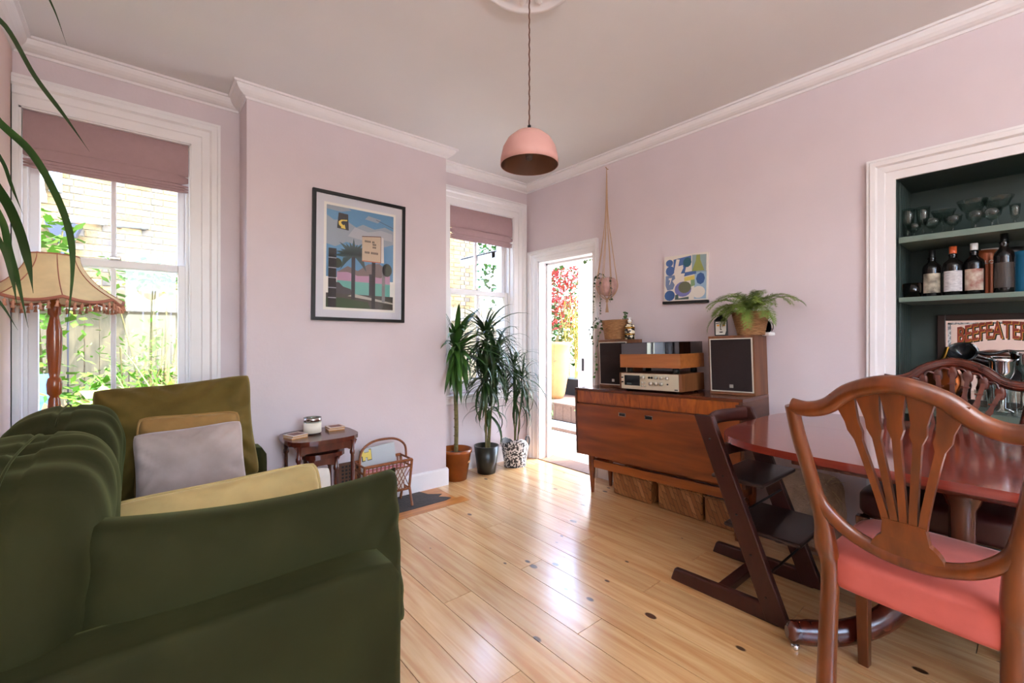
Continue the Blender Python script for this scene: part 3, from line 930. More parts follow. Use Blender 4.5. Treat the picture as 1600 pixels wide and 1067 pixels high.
pc('print_post', '#161416', [R4(0.66, 0.0, 0.715, 0.49)], 8)
pc('print_sign_side', '#d8d2cc', [[(0.80, 0.49), (0.85, 0.49), (0.84, 0.755), (0.80, 0.76)]], 9)
pc('print_sign_edge', '#5e3a34', [[(0.505, 0.735), (0.80, 0.76), (0.80, 0.768), (0.505, 0.743)], R4(0.795, 0.49, 0.803, 0.76)], 10)
pc('print_sign_face', '#c7b196', [[(0.51, 0.49), (0.797, 0.49), (0.797, 0.76), (0.51, 0.735)]], 9)
pc('print_sign_foot', '#b8664a', [R4(0.51, 0.485, 0.797, 0.495)], 10)
pc('print_sign_letters', '#3c322c', [R4(0.53 + 0.019 * i, 0.685, 0.543 + 0.019 * i, 0.705) for i in range(9) if i not in (0, 6)] + [R4(0.67 + 0.019 * i, 0.66, 0.683 + 0.019 * i, 0.68) for i in range(3)]
   + [R4(0.67 + 0.019 * i, 0.632, 0.683 + 0.019 * i, 0.65) for i in range(3)] + [R4(0.55 + 0.019 * i, 0.57, 0.563 + 0.019 * i, 0.592) for i in range(11) if i != 4], 10)
pc('print_board', '#242426', [[(0.145, 0.785), (0.31, 0.775), (0.30, 0.935), (0.165, 0.94)]], 8)
pc('print_arrow', '#e3c558', [[(0.285, 0.865), (0.29, 0.88), (0.2, 0.872), (0.165, 0.85), (0.17, 0.82), (0.205, 0.80), (0.195, 0.79), (0.265, 0.785), (0.25, 0.83), (0.235, 0.818), (0.205, 0.835), (0.2, 0.85), (0.225, 0.862)]], 9)
pc('print_wire', '#4a4a50', [[(0.72, 0.93), (1.0, 0.87), (1.0, 0.875), (0.72, 0.935)]], 9)
MB().box((-fw + 0.02, -0.006, -fh + 0.02), (fw - 0.02, -0.004, fh - 0.02)).build('pane', M_PANE, pic)

# ================================================================ nest of tables with candle and coasters
def nest_top(w, d):
    # bowed long sides, clipped corners
    pts = []
    for i in range(32):
        a = 2 * PI * (i + 0.5) / 32
        n = 3.4
        c, s_ = math.cos(a), math.sin(a)
        q = (abs(c) ** n + abs(s_) ** n) ** (-1 / n)
        pts.append((w / 2 * q * c, d / 2 * q * s_))
    return pts
def turned_leg(mb, x, y, h, r=0.013):
    mb.lathe([(0, 0), (r * 0.8, 0), (r * 0.8, 0.05), (r * 1.2, 0.055), (r * 1.2, 0.07), (r * 0.75, 0.08), (r, h * 0.55), (r * 0.8, h - 0.09), (r * 1.25, h - 0.08), (r * 1.25, h - 0.065), (r, h - 0.06), (r * 1.1, h), (0, h)], 12, (x, y, 0))
def nesting(x, y, w, d, h, label):
    t = thing('nesting_table', label, 'side table', (x, y, 0), group=None)
    MB().prism(nest_top(w, d), h - 0.022, h).build('table_top', M_MAHOG2, t, bevel=0.006)
    MB().prism(nest_top(w - 0.02, d - 0.02), h - 0.03, h - 0.022).build('moulding', M_MAHOG2, t)
    for s_ in (-1, 1):
        ap = MB()
        yy = s_ * (d / 2 - 0.055)
        poly = [(-w / 2 + 0.03, h - 0.03), (w / 2 - 0.03, h - 0.03), (w / 2 - 0.05, h - 0.075), (w / 2 - 0.075, h - 0.085), (w / 2 - 0.09, h - 0.075), (-w / 2 + 0.09, h - 0.075), (-w / 2 + 0.075, h - 0.085), (-w / 2 + 0.05, h - 0.075)]
        ap.prism(poly, -0.008, 0.008, Matrix.Translation((0, yy, 0)) @ MR(PI / 2, 4, 'X'))
        ap.build('apron', M_MAHOG2, t)
    for sx in (-1, 1):
        for sy in (-1, 1):
            m = MB(); turned_leg(m, sx * (w / 2 - 0.055), sy * (d / 2 - 0.055), h - 0.03); m.build('leg', M_MAHOG2, t)
        MB().tube([(sx * (w / 2 - 0.055), -d / 2 + 0.055, 0.05), (sx * (w / 2 - 0.055), d / 2 - 0.055, 0.05)], 0.008, 8).build('stretcher', M_MAHOG2, t)
    return t
NTX, NTY = 0.835, 2.79
nesting(NTX, NTY, 0.41, 0.385, 0.57, 'dark mahogany side table with turned legs against the chimney breast')
nesting(NTX + 0.01, NTY + 0.0, 0.25, 0.23, 0.47, 'smaller mahogany table nested under the side table')
candle = thing('candle_jar', 'white candle in glass jar with shiny rim on the side table', 'candle', (NTX - 0.03, 2.82, 0.5702))
MB().lathe([(0, 0.001), (0.046, 0.001), (0.05, 0.008), (0.05, 0.098), (0.047, 0.098), (0.047, 0.012), (0, 0.012)], 28).build('jar', M_GLASSWARE, candle)
MB().lathe([(0, 0.010), (0.0503, 0.010), (0.0503, 0.07), (0, 0.072)], 28).build('wax', mat('candle_wax', '#efe3cf', 0.6), candle)
MB().lathe([(0.0505, 0.078), (0.0515, 0.078), (0.0515, 0.099), (0.0505, 0.099)], 28, closed=True).build('metal_rim', M_CHROME, candle)
def coaster(x, y, z, a, label):
    t = thing('coaster', label, 'coaster', (x, y, z), (0, 0, a), 'coasters on the side table')
    MB().box((-0.047, -0.047, 0), (0.047, 0.047, 0.007)).build('cork', mat('cork', '#b98a5a', 0.9, var=0.15, vscale=60), t)
    MB().box((-0.047, -0.047, 0.007), (0.047, 0.047, 0.010)).build('face', mat('coaster_face', '#d6c3b4', 0.5), t)
    MB().box((-0.034, -0.034, 0.010), (0.034, 0.034, 0.0104)).build('picture', mat('coaster_pic', '#6f4033', 0.5), t)
for j in range(2):
    coaster(NTX - 0.135, 2.775, 0.5702 + j * 0.0108, 0.25 + j * 0.1, ('square cork coaster lowest of the pile between candle and sofa', 'square cork coaster topmost of the pile between candle and sofa')[j])
    coaster(NTX + 0.118, 2.865, 0.5702 + j * 0.0108, -0.1 + j * 0.08, ('square cork coaster lowest of the pile between candle and chimney breast', 'square cork coaster topmost of the pile between candle and chimney breast')[j])

# ================================================================ rattan magazine rack
rk = thing('magazine_rack', 'brown rattan magazine rack with arched handle on the hearth', 'magazine rack', (1.27, 2.85, 0.0025))
RW, RD, RH = 0.165, 0.085, 0.315
for sx in (-1, 1):
    for sy in (-1, 1):
        MB().tube([(sx * RW, sy * RD * 1.05, 0), (sx * RW, sy * RD * 0.55, 0.12), (sx * RW, sy * RD, RH)], 0.009, 8).build('leg', M_RATTAN, rk)
MB().tube([(-RW, 0, RH - 0.03)] + spline([(-RW, 0, RH), (-RW * 0.93, 0, 0.40), (-RW * 0.55, 0, 0.45), (0, 0, 0.462), (RW * 0.55, 0, 0.45), (RW * 0.93, 0, 0.40), (RW, 0, RH)], 5), 0.008, 8).build('handle', M_RATTAN, rk)
for sy in (-1, 1):
    m = MB()
    m.tube([(-RW, sy * RD, RH), (RW, sy * RD, RH)], 0.010, 8); m.tube([(-RW, sy * RD * 0.6, 0.11), (RW, sy * RD * 0.6, 0.11)], 0.008, 8)
    m.tube([(-RW, sy * RD * 0.93, RH - 0.045), (RW, sy * RD * 0.93, RH - 0.045)], 0.005, 6)
    m.build('side_rail', M_RATTAN, rk)
    for i in range(13):
        x0 = -RW + 2 * RW * i / 12
        for dx in (-1, 1):
            x1 = x0 + dx * 0.085
            if -RW - 0.01 <= x1 <= RW + 0.01:
                MB().tube([(x0, sy * RD * 0.93, RH - 0.045), (x1, sy * RD * 0.6, 0.11)], 0.0028, 5).build('cane', M_RATTAN, rk)
        MB().tube([(x0, sy * RD, RH), (x0, sy * RD * 0.93, RH - 0.045)], 0.004, 5).build('cane', M_RATTAN, rk)
for sx in (-1, 1):
    m = MB()
    for z, q in ((RH, 1), (RH - 0.045, 0.93), (0.11, 0.6)):
        m.tube([(sx * RW, -RD * q, z), (sx * RW, RD * q, z)], 0.007, 8)
    m.build('end_rail', M_RATTAN, rk)
MB().box((-RW, -RD * 0.58, 0.105), (RW, RD * 0.58, 0.112)).build('bottom', M_RATTAN, rk)
mag = thing('magazine', 'white magazine with yellow emblem standing in the rattan rack', 'magazine', (1.262, 2.868, 0.118), (math.radians(-5), math.radians(-4), math.radians(2)))
MB().box((-0.125, -0.004, 0), (0.125, 0.004, 0.30)).build('cover', mat('magazine_cover', '#bfc3c4', 0.4), mag)
emb = [(0, 0), (0.018, 0), (0.018, 0.018), (0.03, 0.018), (0.03, 0), (0.055, 0), (0.055, 0.062), (0.042, 0.062), (0.042, 0.048), (0.012, 0.048), (0.012, 0.062), (-0.008, 0.062), (-0.008, 0.03), (0, 0.03)]
m = MB(); m.add([Vector((-0.11 + x * 1.25 - 0.004, -0.0045, 0.222 + z * 1.2 - 0.004)) for x, z in emb], [tuple(range(len(emb)))])
m.build('emblem_outline', M_BLACK, mag)
m = MB(); m.add([Vector((-0.108 + x * 1.1, -0.005, 0.223 + z * 1.05)) for x, z in emb], [tuple(range(len(emb)))])
m.build('emblem', mat('emblem_yellow', '#e6cf6a', 0.5), mag)
for i, cc in enumerate(('#c77a86', '#d8a0a4', '#e6e0da')):
    b = thing('magazine', ('thin magazine with rose pink cover low in the rattan rack', 'thin magazine with pale pink cover low in the rattan rack', 'thin magazine with off-white cover low in the rattan rack')[i], 'magazine', (1.27, 2.845 - i * 0.012, 0.115), (math.radians(3), 0, 0))
    MB().box((-0.13, -0.003, 0), (0.13, 0.003, 0.165 - i * 0.01)).build('cover', mat('mag_cover%d' % i, cc, 0.5), b)
    MB().box((-0.128, -0.0022, 0.002), (0.1305, 0.0022, 0.163 - i * 0.01)).build('pages', M_PAPER, b)
vent = thing('air_vent', 'brown perforated air vent low on the chimney breast', 'vent', (1.09, YB, 0.24))
MB().box((-0.075, -0.008, -0.075), (0.075, 0, 0.075)).build('plate', mat('vent_brown', '#5a3a28', 0.6), vent, bevel=0.003)
for i in range(5):
    for j in range(5):
        MB().box((-0.055 + i * 0.024, -0.0095, -0.055 + j * 0.024), (-0.041 + i * 0.024, -0.0079, -0.041 + j * 0.024)).build('opening', M_BLACK, vent)

# ================================================================ leafy plants in pots
def leaf_mesh(L, W, droop, fold=0.25, seg=7, name='leaf', m=None, tipw=0.0):
    """strap leaf rising from the origin along +x/+z and arching over"""
    mb = MB()
    rows = []
    p = Vector((0, 0, 0)); ang = 0.0
    for i in range(seg + 1):
        t = i / seg
        w = W * (math.sin(PI * min(1, 0.12 + t * 0.88) ** 0.75) ** 0.8 if t < 1 else tipw)
        ang = -droop * t ** 1.4
        rows.append([p + Vector((0, -w / 2, 0.0)) + Vector((-math.sin(ang), 0, math.cos(ang))) * (fold * w / 2), p.copy(), p + Vector((0, w / 2, 0.0)) + Vector((-math.sin(ang), 0, math.cos(ang))) * (fold * w / 2)])
        p = p + Vector((math.cos(ang), 0, math.sin(ang))) * (L / seg)
    vs = [q for r in rows for q in r]
    fs = []
    for i in range(seg):
        for j in range(2):
            fs.append((i * 3 + j, (i + 1) * 3 + j, (i + 1) * 3 + j + 1, i * 3 + j + 1))
    mb.add(vs, fs, True)
    me = mb.mesh(name)
    me.materials.append(m or M_LEAF)
    return me
def crown(parent, c, n, L, W, m, up0=1.25, up1=-0.35, droop=1.2, spread=0.03, seed=1, name='leaf'):
    rr = random.Random(seed)
    ms = [leaf_mesh(L * s_, W, droop * d_, m=m) for s_, d_ in ((1, 0.7), (0.9, 1.0), (0.8, 1.3), (1.05, 1.15), (0.7, 0.5))]
    for i in range(n):
        t = i / max(1, n - 1)
        el = up0 + (up1 - up0) * t + rr.uniform(-0.15, 0.15)
        az = i * 2.39996 + rr.uniform(-0.3, 0.3)
        z = c[2] + spread * (1 - t) * 3 + rr.uniform(-spread, spread)
        for tr in range(14):
            me = ms[rr.randrange(5)]
            loc = Vector((c[0] + 0.006 * math.cos(az), c[1] + 0.006 * math.sin(az), z)); rot = (rr.uniform(-0.2, 0.2), -el, az); sc_ = rr.uniform(0.8, 1.1)
            Mw = Matrix.Translation(Vector(parent.location) + loc) @ Matrix.Diagonal((1, 1, 1, 1)) @ __import__('mathutils').Euler(rot).to_matrix().to_4x4() @ Matrix.Scale(sc_, 4)
            ok = True
            for v in me.vertices:
                w_ = Mw @ v.co
                if w_.y > YW - 0.05 or w_.x > XR - 0.05 or (w_.x < BX1 + 0.02 and w_.y > YB - 0.02) or w_.z < 0.02:
                    ok = False; break
            if ok:
                shared(name, me, parent, loc=loc, rot=rot, scale=(sc_,) * 3)
                break
            az += 0.45 + rr.uniform(0, 0.3)
def pot_lathe(rt, rb, h, wall=0.008, lip=0.0):
    return [(0, 0), (rb, 0), (rt, h - lip), (rt + (0.006 if lip else 0), h - lip), (rt + (0.006 if lip else 0), h), (rt - wall, h), (rt - wall - 0.004, h * 0.86), (0, h * 0.86)]
dr = thing('potted_dracaena', 'tall dracaena on a bare cane in a glazed brown pot', 'plant', (1.985, 3.065, 0))
MB().lathe(pot_lathe(0.124, 0.088, 0.245, lip=0.025)[:-1] + [(0.0, 0.21)], 36).build('pot', M_TERRA, dr)
MB().lathe([(0, 0.206), (0.112, 0.206), (0, 0.216)], 24).build('soil', M_SOIL, dr)
MB().box((-0.022, -0.116, 0.138), (0.022, -0.098, 0.152), Matrix.Rotation(0.6, 4, 'Z')).build('handle', mat('pot_lug', '#c9935c', 0.4), dr, bevel=0.004)
MB().tube(spline([(0, 0, 0.2), (0.004, 0, 0.45), (-0.006, 0, 0.75), (0.0, 0, 0.95)], 6), 0.017, 10).build('cane', M_STEM, dr)
for i in range(9):
    MB().lathe([(0.0175, -0.002), (0.0185, 0), (0.0175, 0.002)], 10, (-0.002, 0, 0.28 + i * 0.07)).build('cane_ring', mat('cane_scar', '#54492a', 0.9), dr)
crown(dr, (0, 0, 0.98), 64, 0.42, 0.048, M_LEAF2, 1.45, -0.6, 1.25, 0.035, 3)
d2 = thing('potted_dracaena', 'bushy narrow-leaved dracaena with drooping leaves in a black pot', 'plant', (2.275, 3.04, 0))
MB().lathe(pot_lathe(0.107, 0.076, 0.232)[:-1] + [(0.0, 0.2)], 36).build('pot', M_BLACKPOT, d2)
MB().lathe([(0, 0.196), (0.094, 0.196), (0, 0.206)], 24).build('soil', M_SOIL, d2)
for j, (tx, ty, tz, n, L_) in enumerate(((-0.02, -0.02, 1.08, 84, 0.42), (0.06, -0.05, 0.90, 80, 0.40), (-0.06, -0.06, 0.76, 70, 0.36), (0.02, -0.02, 0.50, 28, 0.28))):
    MB().tube(spline([(tx * 0.3, ty * 0.3, 0.19), (tx * 0.5, ty * 0.5, tz * 0.55), (tx, ty, tz)], 6), 0.008, 8).build('cane', M_STEM, d2)
    crown(d2, (tx, ty, tz), n, L_, 0.027, M_LEAF, 1.4, -0.9, 1.9, 0.035, 20 + j)
d3 = thing('potted_dracaena', 'thin weeping dracaena standing in a speckled coal scuttle', 'plant', (2.60, 3.045, 0.012))
MB().lathe([(0, 0.01), (0.085, 0.01), (0.088, 0.15), (0, 0.15)], 24).build('inner_pot', M_BLACKPOT, d3)
MB().lathe([(0, 0.15), (0.08, 0.15), (0, 0.158)], 20).build('soil', M_SOIL, d3)
for j, (tx, ty, tz, n) in enumerate(((-0.03, -0.02, 0.80, 64), (0.05, -0.04, 0.68, 58), (0.0, -0.02, 0.56, 30))):
    MB().tube(spline([(tx * 0.3, ty * 0.3, 0.15), (tx * 0.6, ty * 0.6, tz * 0.6), (tx, ty, tz)], 6), 0.006, 8).build('cane', M_STEM, d3)
    crown(d3, (tx, ty, tz), n, 0.36, 0.017, M_LEAF, 1.3, -1.0, 2.0, 0.035, 40 + j)
sc = thing('coal_scuttle', 'black and white speckled scuttle with a loop handle holding a plant', 'scuttle', (2.60, 3.045, 0))
def scut(u, v):
    a = 2 * PI * u
    lip = 0.20 + 0.05 * math.cos(a - PI * 1.06) - 0.035 * math.cos(2 * a)
    r = 0.103 + 0.027 * v + 0.016 * v * v * max(0, math.cos(a - PI * 1.06))
    return Vector((r * math.cos(a), r * math.sin(a) * 0.86, 0.004 + v * lip))
so = MB().grid(scut, 40, 8, wrap_u=True).build('body', M_SCUTTLE, sc)
md = so.modifiers.new('solid', 'SOLIDIFY'); md.thickness = 0.004; md.offset = -1
MB().grid(lambda u, v: scut(u, 0.15 + 0.85 * v) * 0.955 + Vector((0, 0, 0.008)), 40, 6, wrap_u=True).build('lining', mat('scuttle_inside', '#3a3d42', 0.35), sc)
MB().lathe([(0, 0.0), (0.105, 0.0), (0.105, 0.006), (0, 0.006)], 32, M=Matrix.Diagonal((1, 0.86, 1, 1))).build('bottom', M_SCUTTLE, sc)
MB().tube(spline([(0.12, 0.0, 0.16), (0.135, 0.0, 0.235), (0.165, 0.0, 0.235), (0.172, 0.0, 0.17), (0.125, 0.0, 0.09)], 6), 0.007, 8).build('handle', mat('scuttle_handle', '#3d4044', 0.4), sc)

# hanging pot with long arching leaves by the west wall, just outside the picture
hp = thing('hanging_plant', 'hanging pot of long arching strap leaves beside the window', 'plant', (-0.345, 1.50, 1.50))
MB().lathe([(0, -0.15), (0.05, -0.15), (0.085, -0.02), (0.09, 0), (0.083, 0), (0.078, -0.02), (0, -0.02)], 28).build('pot', M_TERRA2, hp)
for i in range(3):
    a = i * 2 * PI / 3
    MB().tube([(0.088 * math.cos(a), 0.088 * math.sin(a), 0.0), (0.01 * math.cos(a), 0.01 * math.sin(a), 0.55), (0, 0, ZT - 1.50)], 0.0022, 5).build('cord', M_CORD, hp)
def strap(tgt, w, arch):
    """leaf from the pot through picture points given at chosen depths"""
    pts = spline(tgt, 7)
    mb = MB()
    n = len(pts)
    vs = []
    for i, p in enumerate(pts):
        t = i / (n - 1)
        ww = w * (0.35 + 0.65 * math.sin(PI * (0.15 + 0.7 * t))) * (1 if t < 0.75 else max(0.06, (1 - t) / 0.25))
        d = (pts[min(i + 1, n - 1)] - pts[max(i - 1, 0)]).normalized()
        sd = d.cross(Vector((0.64, 0.77, 0.3))).normalized()
        vs += [p - sd * ww / 2, p + Vector((0, 0, -0.15 * ww)), p + sd * ww / 2]
    fs = []
    for i in range(n - 1):
        for j in range(2):
            fs.append((i * 3 + j, (i + 1) * 3 + j, (i + 1) * 3 + j + 1, i * 3 + j + 1))
    mb.add(vs, fs, True)
    o = mb.build('leaf', M_LEAF, hp)
    return o
hl = Vector(hp.location)
def dep(px, py, d):
    r = ray(px, py)
    return Vector((r[0] * d, r[1] * d, EYE + r[2] * d)) - hl
root0 = Vector((0.0, 0, 0.0))
strap([root0, dep(-60, 30, 1.0), dep(0, 32, 1.03), dep(55, 120, 1.05), dep(100, 180, 1.06), dep(140, 237, 1.08)], 0.012, 0)
strap([root0, dep(-40, -60, 0.98), dep(40, -60, 1.05), dep(80, 5, 1.1), dep(105, 72, 1.15)], 0.006, 0)
strap([root0, dep(-60, 130, 1.0), dep(0, 192, 1.02), dep(50, 240, 1.04), dep(90, 310, 1.07), dep(110, 370, 1.1), dep(113, 430, 1.12), dep(104, 520, 1.14)], 0.020, 0)
strap([root0, dep(-50, 190, 1.0), dep(0, 246, 1.03), dep(18, 290, 1.05), dep(36, 335, 1.06)], 0.010, 0)
strap([root0, dep(-60, 230, 0.98), dep(0, 300, 1.0), dep(28, 355, 1.02), dep(44, 410, 1.03), dep(52, 458, 1.04)], 0.026, 0)
strap([root0, dep(-50, 270, 0.97), dep(0, 338, 0.98), dep(14, 390, 0.99), dep(28, 440, 1.0), dep(44, 512, 1.02)], 0.018, 0)
strap([root0, dep(-50, 300, 0.97), dep(0, 378, 0.98), dep(18, 430, 0.99), dep(27, 480, 1.0)], 0.014, 0)
strap([root0, dep(-60, 420, 0.97), dep(-4, 468, 0.98), dep(28, 516, 1.0)], 0.008, 0)
for i in range(9):
    a = 1.6 + i * 0.5
    strap([root0, Vector((0.12 * math.cos(a) * 0.8, 0.16 * math.sin(a), 0.16)), Vector((0.09 * math.cos(a), 0.33 * math.sin(a), 0.02)), Vector((0.09 * math.cos(a), 0.38 * math.sin(a), -0.25))], 0.018, 0)

# ================================================================ pendant lamp
pl = thing('pendant_lamp', 'pink dome pendant lamp on a braided brown cord', 'lamp', (rx, ry, 0))
dome = [(0.0, 1.982), (0.012, 1.982), (0.03, 1.978), (0.06, 1.966), (0.088, 1.942), (0.106, 1.91), (0.115, 1.87), (0.117, 1.842)]
MB().lathe(dome + [(0.1145, 1.842)], 48).build('shade', M_PINKLAMP, pl)
MB().lathe([(0.1145, 1.8425)] + [(max(0, r - 0.004), z - 0.004) for r, z in reversed(dome[:-1])], 48).build('shade_lining', M_LAMPIN, pl)
MB().lathe([(0, 2.002), (0.007, 2.002), (0.008, 1.98), (0, 1.98)], 12).build('cord_grip', M_BLACK, pl)
cd = []
for i in range(60):
    t = i / 59
    cd.append((0.0012 * math.cos(i * 1.6), 0.0012 * math.sin(i * 1.6), 2.0 + t * (ZT - 0.03 - 2.0)))
MB().tube(cd, 0.003, 6).build('cord', mat('braided_cord', '#5a3422', 0.8), pl)
MB().lathe([(0, 1.972), (0.016, 1.972), (0.016, 1.925), (0, 1.925)], 14).build('lamp_holder', M_BRASS, pl)
MB().lathe([(0.009, 1.928), (0.014, 1.91), (0.017, 1.885), (0.012, 1.865), (0, 1.858)], 14).build('bulb', M_GLASSWARE, pl)

# ================================================================ sideboard (stands a little out of level on the old floor)
SBY0, SBY1 = 1.018, 2.233
SBYC = (SBY0 + SBY1) / 2
SBX0, SBX1 = 2.52, 2.885
TILT = math.radians(-1.9)
def sbz(y):
    return 0.792 + (SBYC - y) * math.tan(-TILT)
sb = thing('sideboard', 'long teak sideboard with fall front and tapered legs along the pink wall', 'sideboard', ((SBX0 + SBX1) / 2, SBYC, 0), (TILT, 0, 0))
hw, hl_, ZB, ZTOP = (SBX1 - SBX0) / 2, (SBY1 - SBY0) / 2, 0.302, 0.792
MB().box((-hw + 0.022, -hl_ + 0.004, ZB), (hw, hl_ - 0.004, ZTOP - 0.018)).build('carcass', M_TEAK, sb, bevel=0.002)
MB().box((-hw, -hl_, ZTOP - 0.018), (hw, hl_, ZTOP)).build('top', wood('sideboard_top', '#5e2a12', '#43190a', grain=(9, 0.8, 9), scale=2.6, rough=0.25, coat=0.3), sb, bevel=0.002)
for s_ in (-1, 1):
    MB().box((-hw + 0.001, s_ * hl_ - (0.018 if s_ > 0 else 0), ZB), (hw - 0.002, s_ * hl_ + (0 if s_ > 0 else 0.018), ZTOP - 0.018)).build('side_panel', wood('sideboard_side', '#58301c', '#422010', grain=(1, 9, 9), scale=2.6, rough=0.35), sb)
MB().box((-hw + 0.004, -hl_ + 0.02, 0.688), (-hw + 0.022, hl_ - 0.02, ZTOP - 0.019)).build('drawer', M_FLAME, sb, bevel=0.002)
fd = MB().box((-hw - 0.001, -hl_ + 0.019, ZB + 0.002), (-hw + 0.021, hl_ - 0.019, 0.678)).build('fall_front', M_TEAK, sb, bevel=0.002)
for yy in (hl_ - 0.425, hl_ - 0.63):
    h = MB(); h.box((-hw - 0.004, yy - 0.029, 0.618), (-hw, yy + 0.029, 0.644)); h = h.build('handle', M_CHROME, fd, bevel=0.001)
    MB().box((-hw - 0.0048, yy - 0.023, 0.622), (-hw - 0.0035, yy + 0.023, 0.640)).build('handle_recess', M_BLACK, h)
for sx in (-1, 1):
    for sy in (-1, 1):
        lx_, ly_ = sx * (hw - 0.075), sy * (hl_ - 0.085)
        zb = ly_ * math.tan(-TILT) * -1
        zb = -ly_ * math.tan(TILT)
        MB().tube([(lx_, ly_, zb), (lx_, ly_, 0.20), (lx_, ly_, ZB + 0.001)], [0.012, 0.024, 0.026], 12).build('leg', M_TEAK, sb)
    MB().box((sx * (hw - 0.075) - 0.011, -hl_ + 0.11, 0.205), (sx * (hw - 0.075) + 0.011, hl_ - 0.11, 0.262)).build('rail', wood('sideboard_rail', '#a2561c', '#84400f', grain=(9, 0.8, 9), scale=2.6, rough=0.35), sb, bevel=0.003)
for sy in (-1, 1):
    MB().box((-hw + 0.085, sy * (hl_ - 0.085) - 0.011, 0.205), (hw - 0.085, sy * (hl_ - 0.085) + 0.011, 0.262)).build('rail', M_TEAK, sb)

TR = (TILT, 0, 0)
def speaker(yc, label):
    t = thing('speaker', label, 'speaker', (2.79, yc, sbz(yc) + 0.0015), TR)
    d, w, h = 0.09, 0.134, 0.352
    MB().box((-d, -w, 0), (d, w, h)).build('cabinet', M_WALNUT, t, bevel=0.002)
    fr = MB()
    for a, b, c, e in ((-w + 0.01, 0.018, w - 0.01, 0.024), (-w + 0.01, h - 0.022, w - 0.01, h - 0.016), (-w + 0.01, 0.024, -w + 0.016, h - 0.022), (w - 0.016, 0.024, w - 0.01, h - 0.022)):
        fr.box((-d - 0.006, a, b), (-d, c, e))
    fr.build('trim', mat('speaker_trim', '#cfc6b6', 0.4, metal=0.3), t)
    g = MB().box((-d - 0.004, -w + 0.016, 0.024), (-d + 0.001, w - 0.016, h - 0.022)).build('grille', M_GRILLE, t)
    MB().box((-d - 0.0065, -0.011, 0.042), (-d - 0.004, 0.011, 0.062)).build('badge', M_ALU, g, bevel=0.001)
    return t
speaker(2.035, 'walnut speaker with dark cloth grille under the seagrass pot and bottle')
speaker(1.178, 'walnut speaker with dark cloth grille under the fern')

rc = thing('stereo_receiver', 'silver fronted stereo receiver in a wooden sleeve under the turntable', 'receiver', (2.70, 1.648, sbz(1.648) + 0.001), TR)
d, w = 0.145, 0.230
for sy in (-1, 1):
    for sx in (-1, 1):
        MB().lathe([(0, 0), (0.012, 0), (0.012, 0.012), (0, 0.012)], 12, (sx * 0.11, sy * 0.19, 0)).build('foot', M_BLACK, rc)
MB().box((-d + 0.004, -w, 0.011), (d, w, 0.122)).build('sleeve', M_WALNUT, rc, bevel=0.003)
fa = MB().box((-d, -w + 0.018, 0.014), (-d + 0.006, w - 0.018, 0.119)).build('fascia', M_CHAMP, rc, bevel=0.001)
MB().box((-d - 0.001, w - 0.165, 0.038), (-d + 0.001, w - 0.045, 0.106)).build('tuning_window', mat('tuner_glass', '#121312', 0.12), fa)
MB().box((-d - 0.0014, w - 0.10, 0.045), (-d - 0.0009, w - 0.062, 0.056)).build('tuning_scale', mat('tuner_scale', '#3c4444', 0.3), fa)
def knob(y, z, r, l=0.014, m=M_ALU):
    M_ = Matrix.Translation((-d, y, z)) @ MR(-PI / 2, 4, 'Y')
    MB().lathe([(0, 0), (r, 0), (r * 0.9, l), (0, l)], 16, M=M_).build('knob', m, fa)
knob(w - 0.193, 0.094, 0.015, 0.018)
for yy, zz in ((w - 0.183, 0.06), (w - 0.205, 0.06), (w - 0.183, 0.038), (w - 0.205, 0.038)):
    knob(yy, zz, 0.0065, 0.008)
for yy in (w - 0.237, w - 0.256):
    knob(yy, 0.094, 0.0075, 0.006, M_BLACK)
for yy in (w - 0.288, w - 0.326, w - 0.368):
    knob(yy, 0.094, 0.0105)
for yy in (w - 0.250, w - 0.288, w - 0.326):
    knob(yy, 0.056, 0.0125)
knob(w - 0.368, 0.056, 0.005, 0.004, M_BLACK)
for zz in (0.09, 0.06):
    knob(w - 0.03, zz, 0.005, 0.01, M_BLACK)
MB().box((-d - 0.0008, -w + 0.024, 0.02), (-d, -w + 0.046, 0.026)).build('badge', M_BLACK, fa)

tt = thing('turntable', 'teak turntable with smoked lid on top of the receiver', 'turntable', (2.69, 1.638, sbz(1.638) + 0.1255), TR)
w, d = 0.222, 0.15
for sy in (-1, 1):
    for sx in (-1, 1):
        MB().lathe([(0, 0), (0.02, 0), (0.02, 0.034), (0, 0.034)], 12, (sx * 0.11, sy * 0.17, 0)).build('foot', M_BLACK, tt)
MB().box((-d, -w, 0.034), (d, w, 0.124)).build('plinth', M_TEAK2, tt, bevel=0.002)
MB().box((-d + 0.01, -w + 0.01, 0.124), (d - 0.01, w - 0.01, 0.128)).build('top_plate', M_BLACKM, tt)
MB().lathe([(0, 0.128), (0.13, 0.128), (0.132, 0.132), (0.132, 0.142), (0.126, 0.145), (0, 0.145)], 40, (0, 0.05, 0)).build('platter', M_BLACKM, tt)
MB().tube([(0.09, -0.16, 0.15), (0.02, -0.155, 0.155), (-0.09, -0.11, 0.15)], 0.004, 8).build('tonearm', M_ALU, tt)
lid = MB()
a, b = d - 0.006, w - 0.006
for q in ((-a, -b, 0.124, -a + 0.003, b, 0.2), (a - 0.003, -b, 0.124, a, b, 0.2), (-a, -b, 0.124, a, -b + 0.003, 0.2), (-a, b - 0.003, 0.124, a, b, 0.2), (-a, -b, 0.197, a, b, 0.2)):
    lid.box(q[:3], q[3:])
lid.build('lid', M_SMOKE, tt)

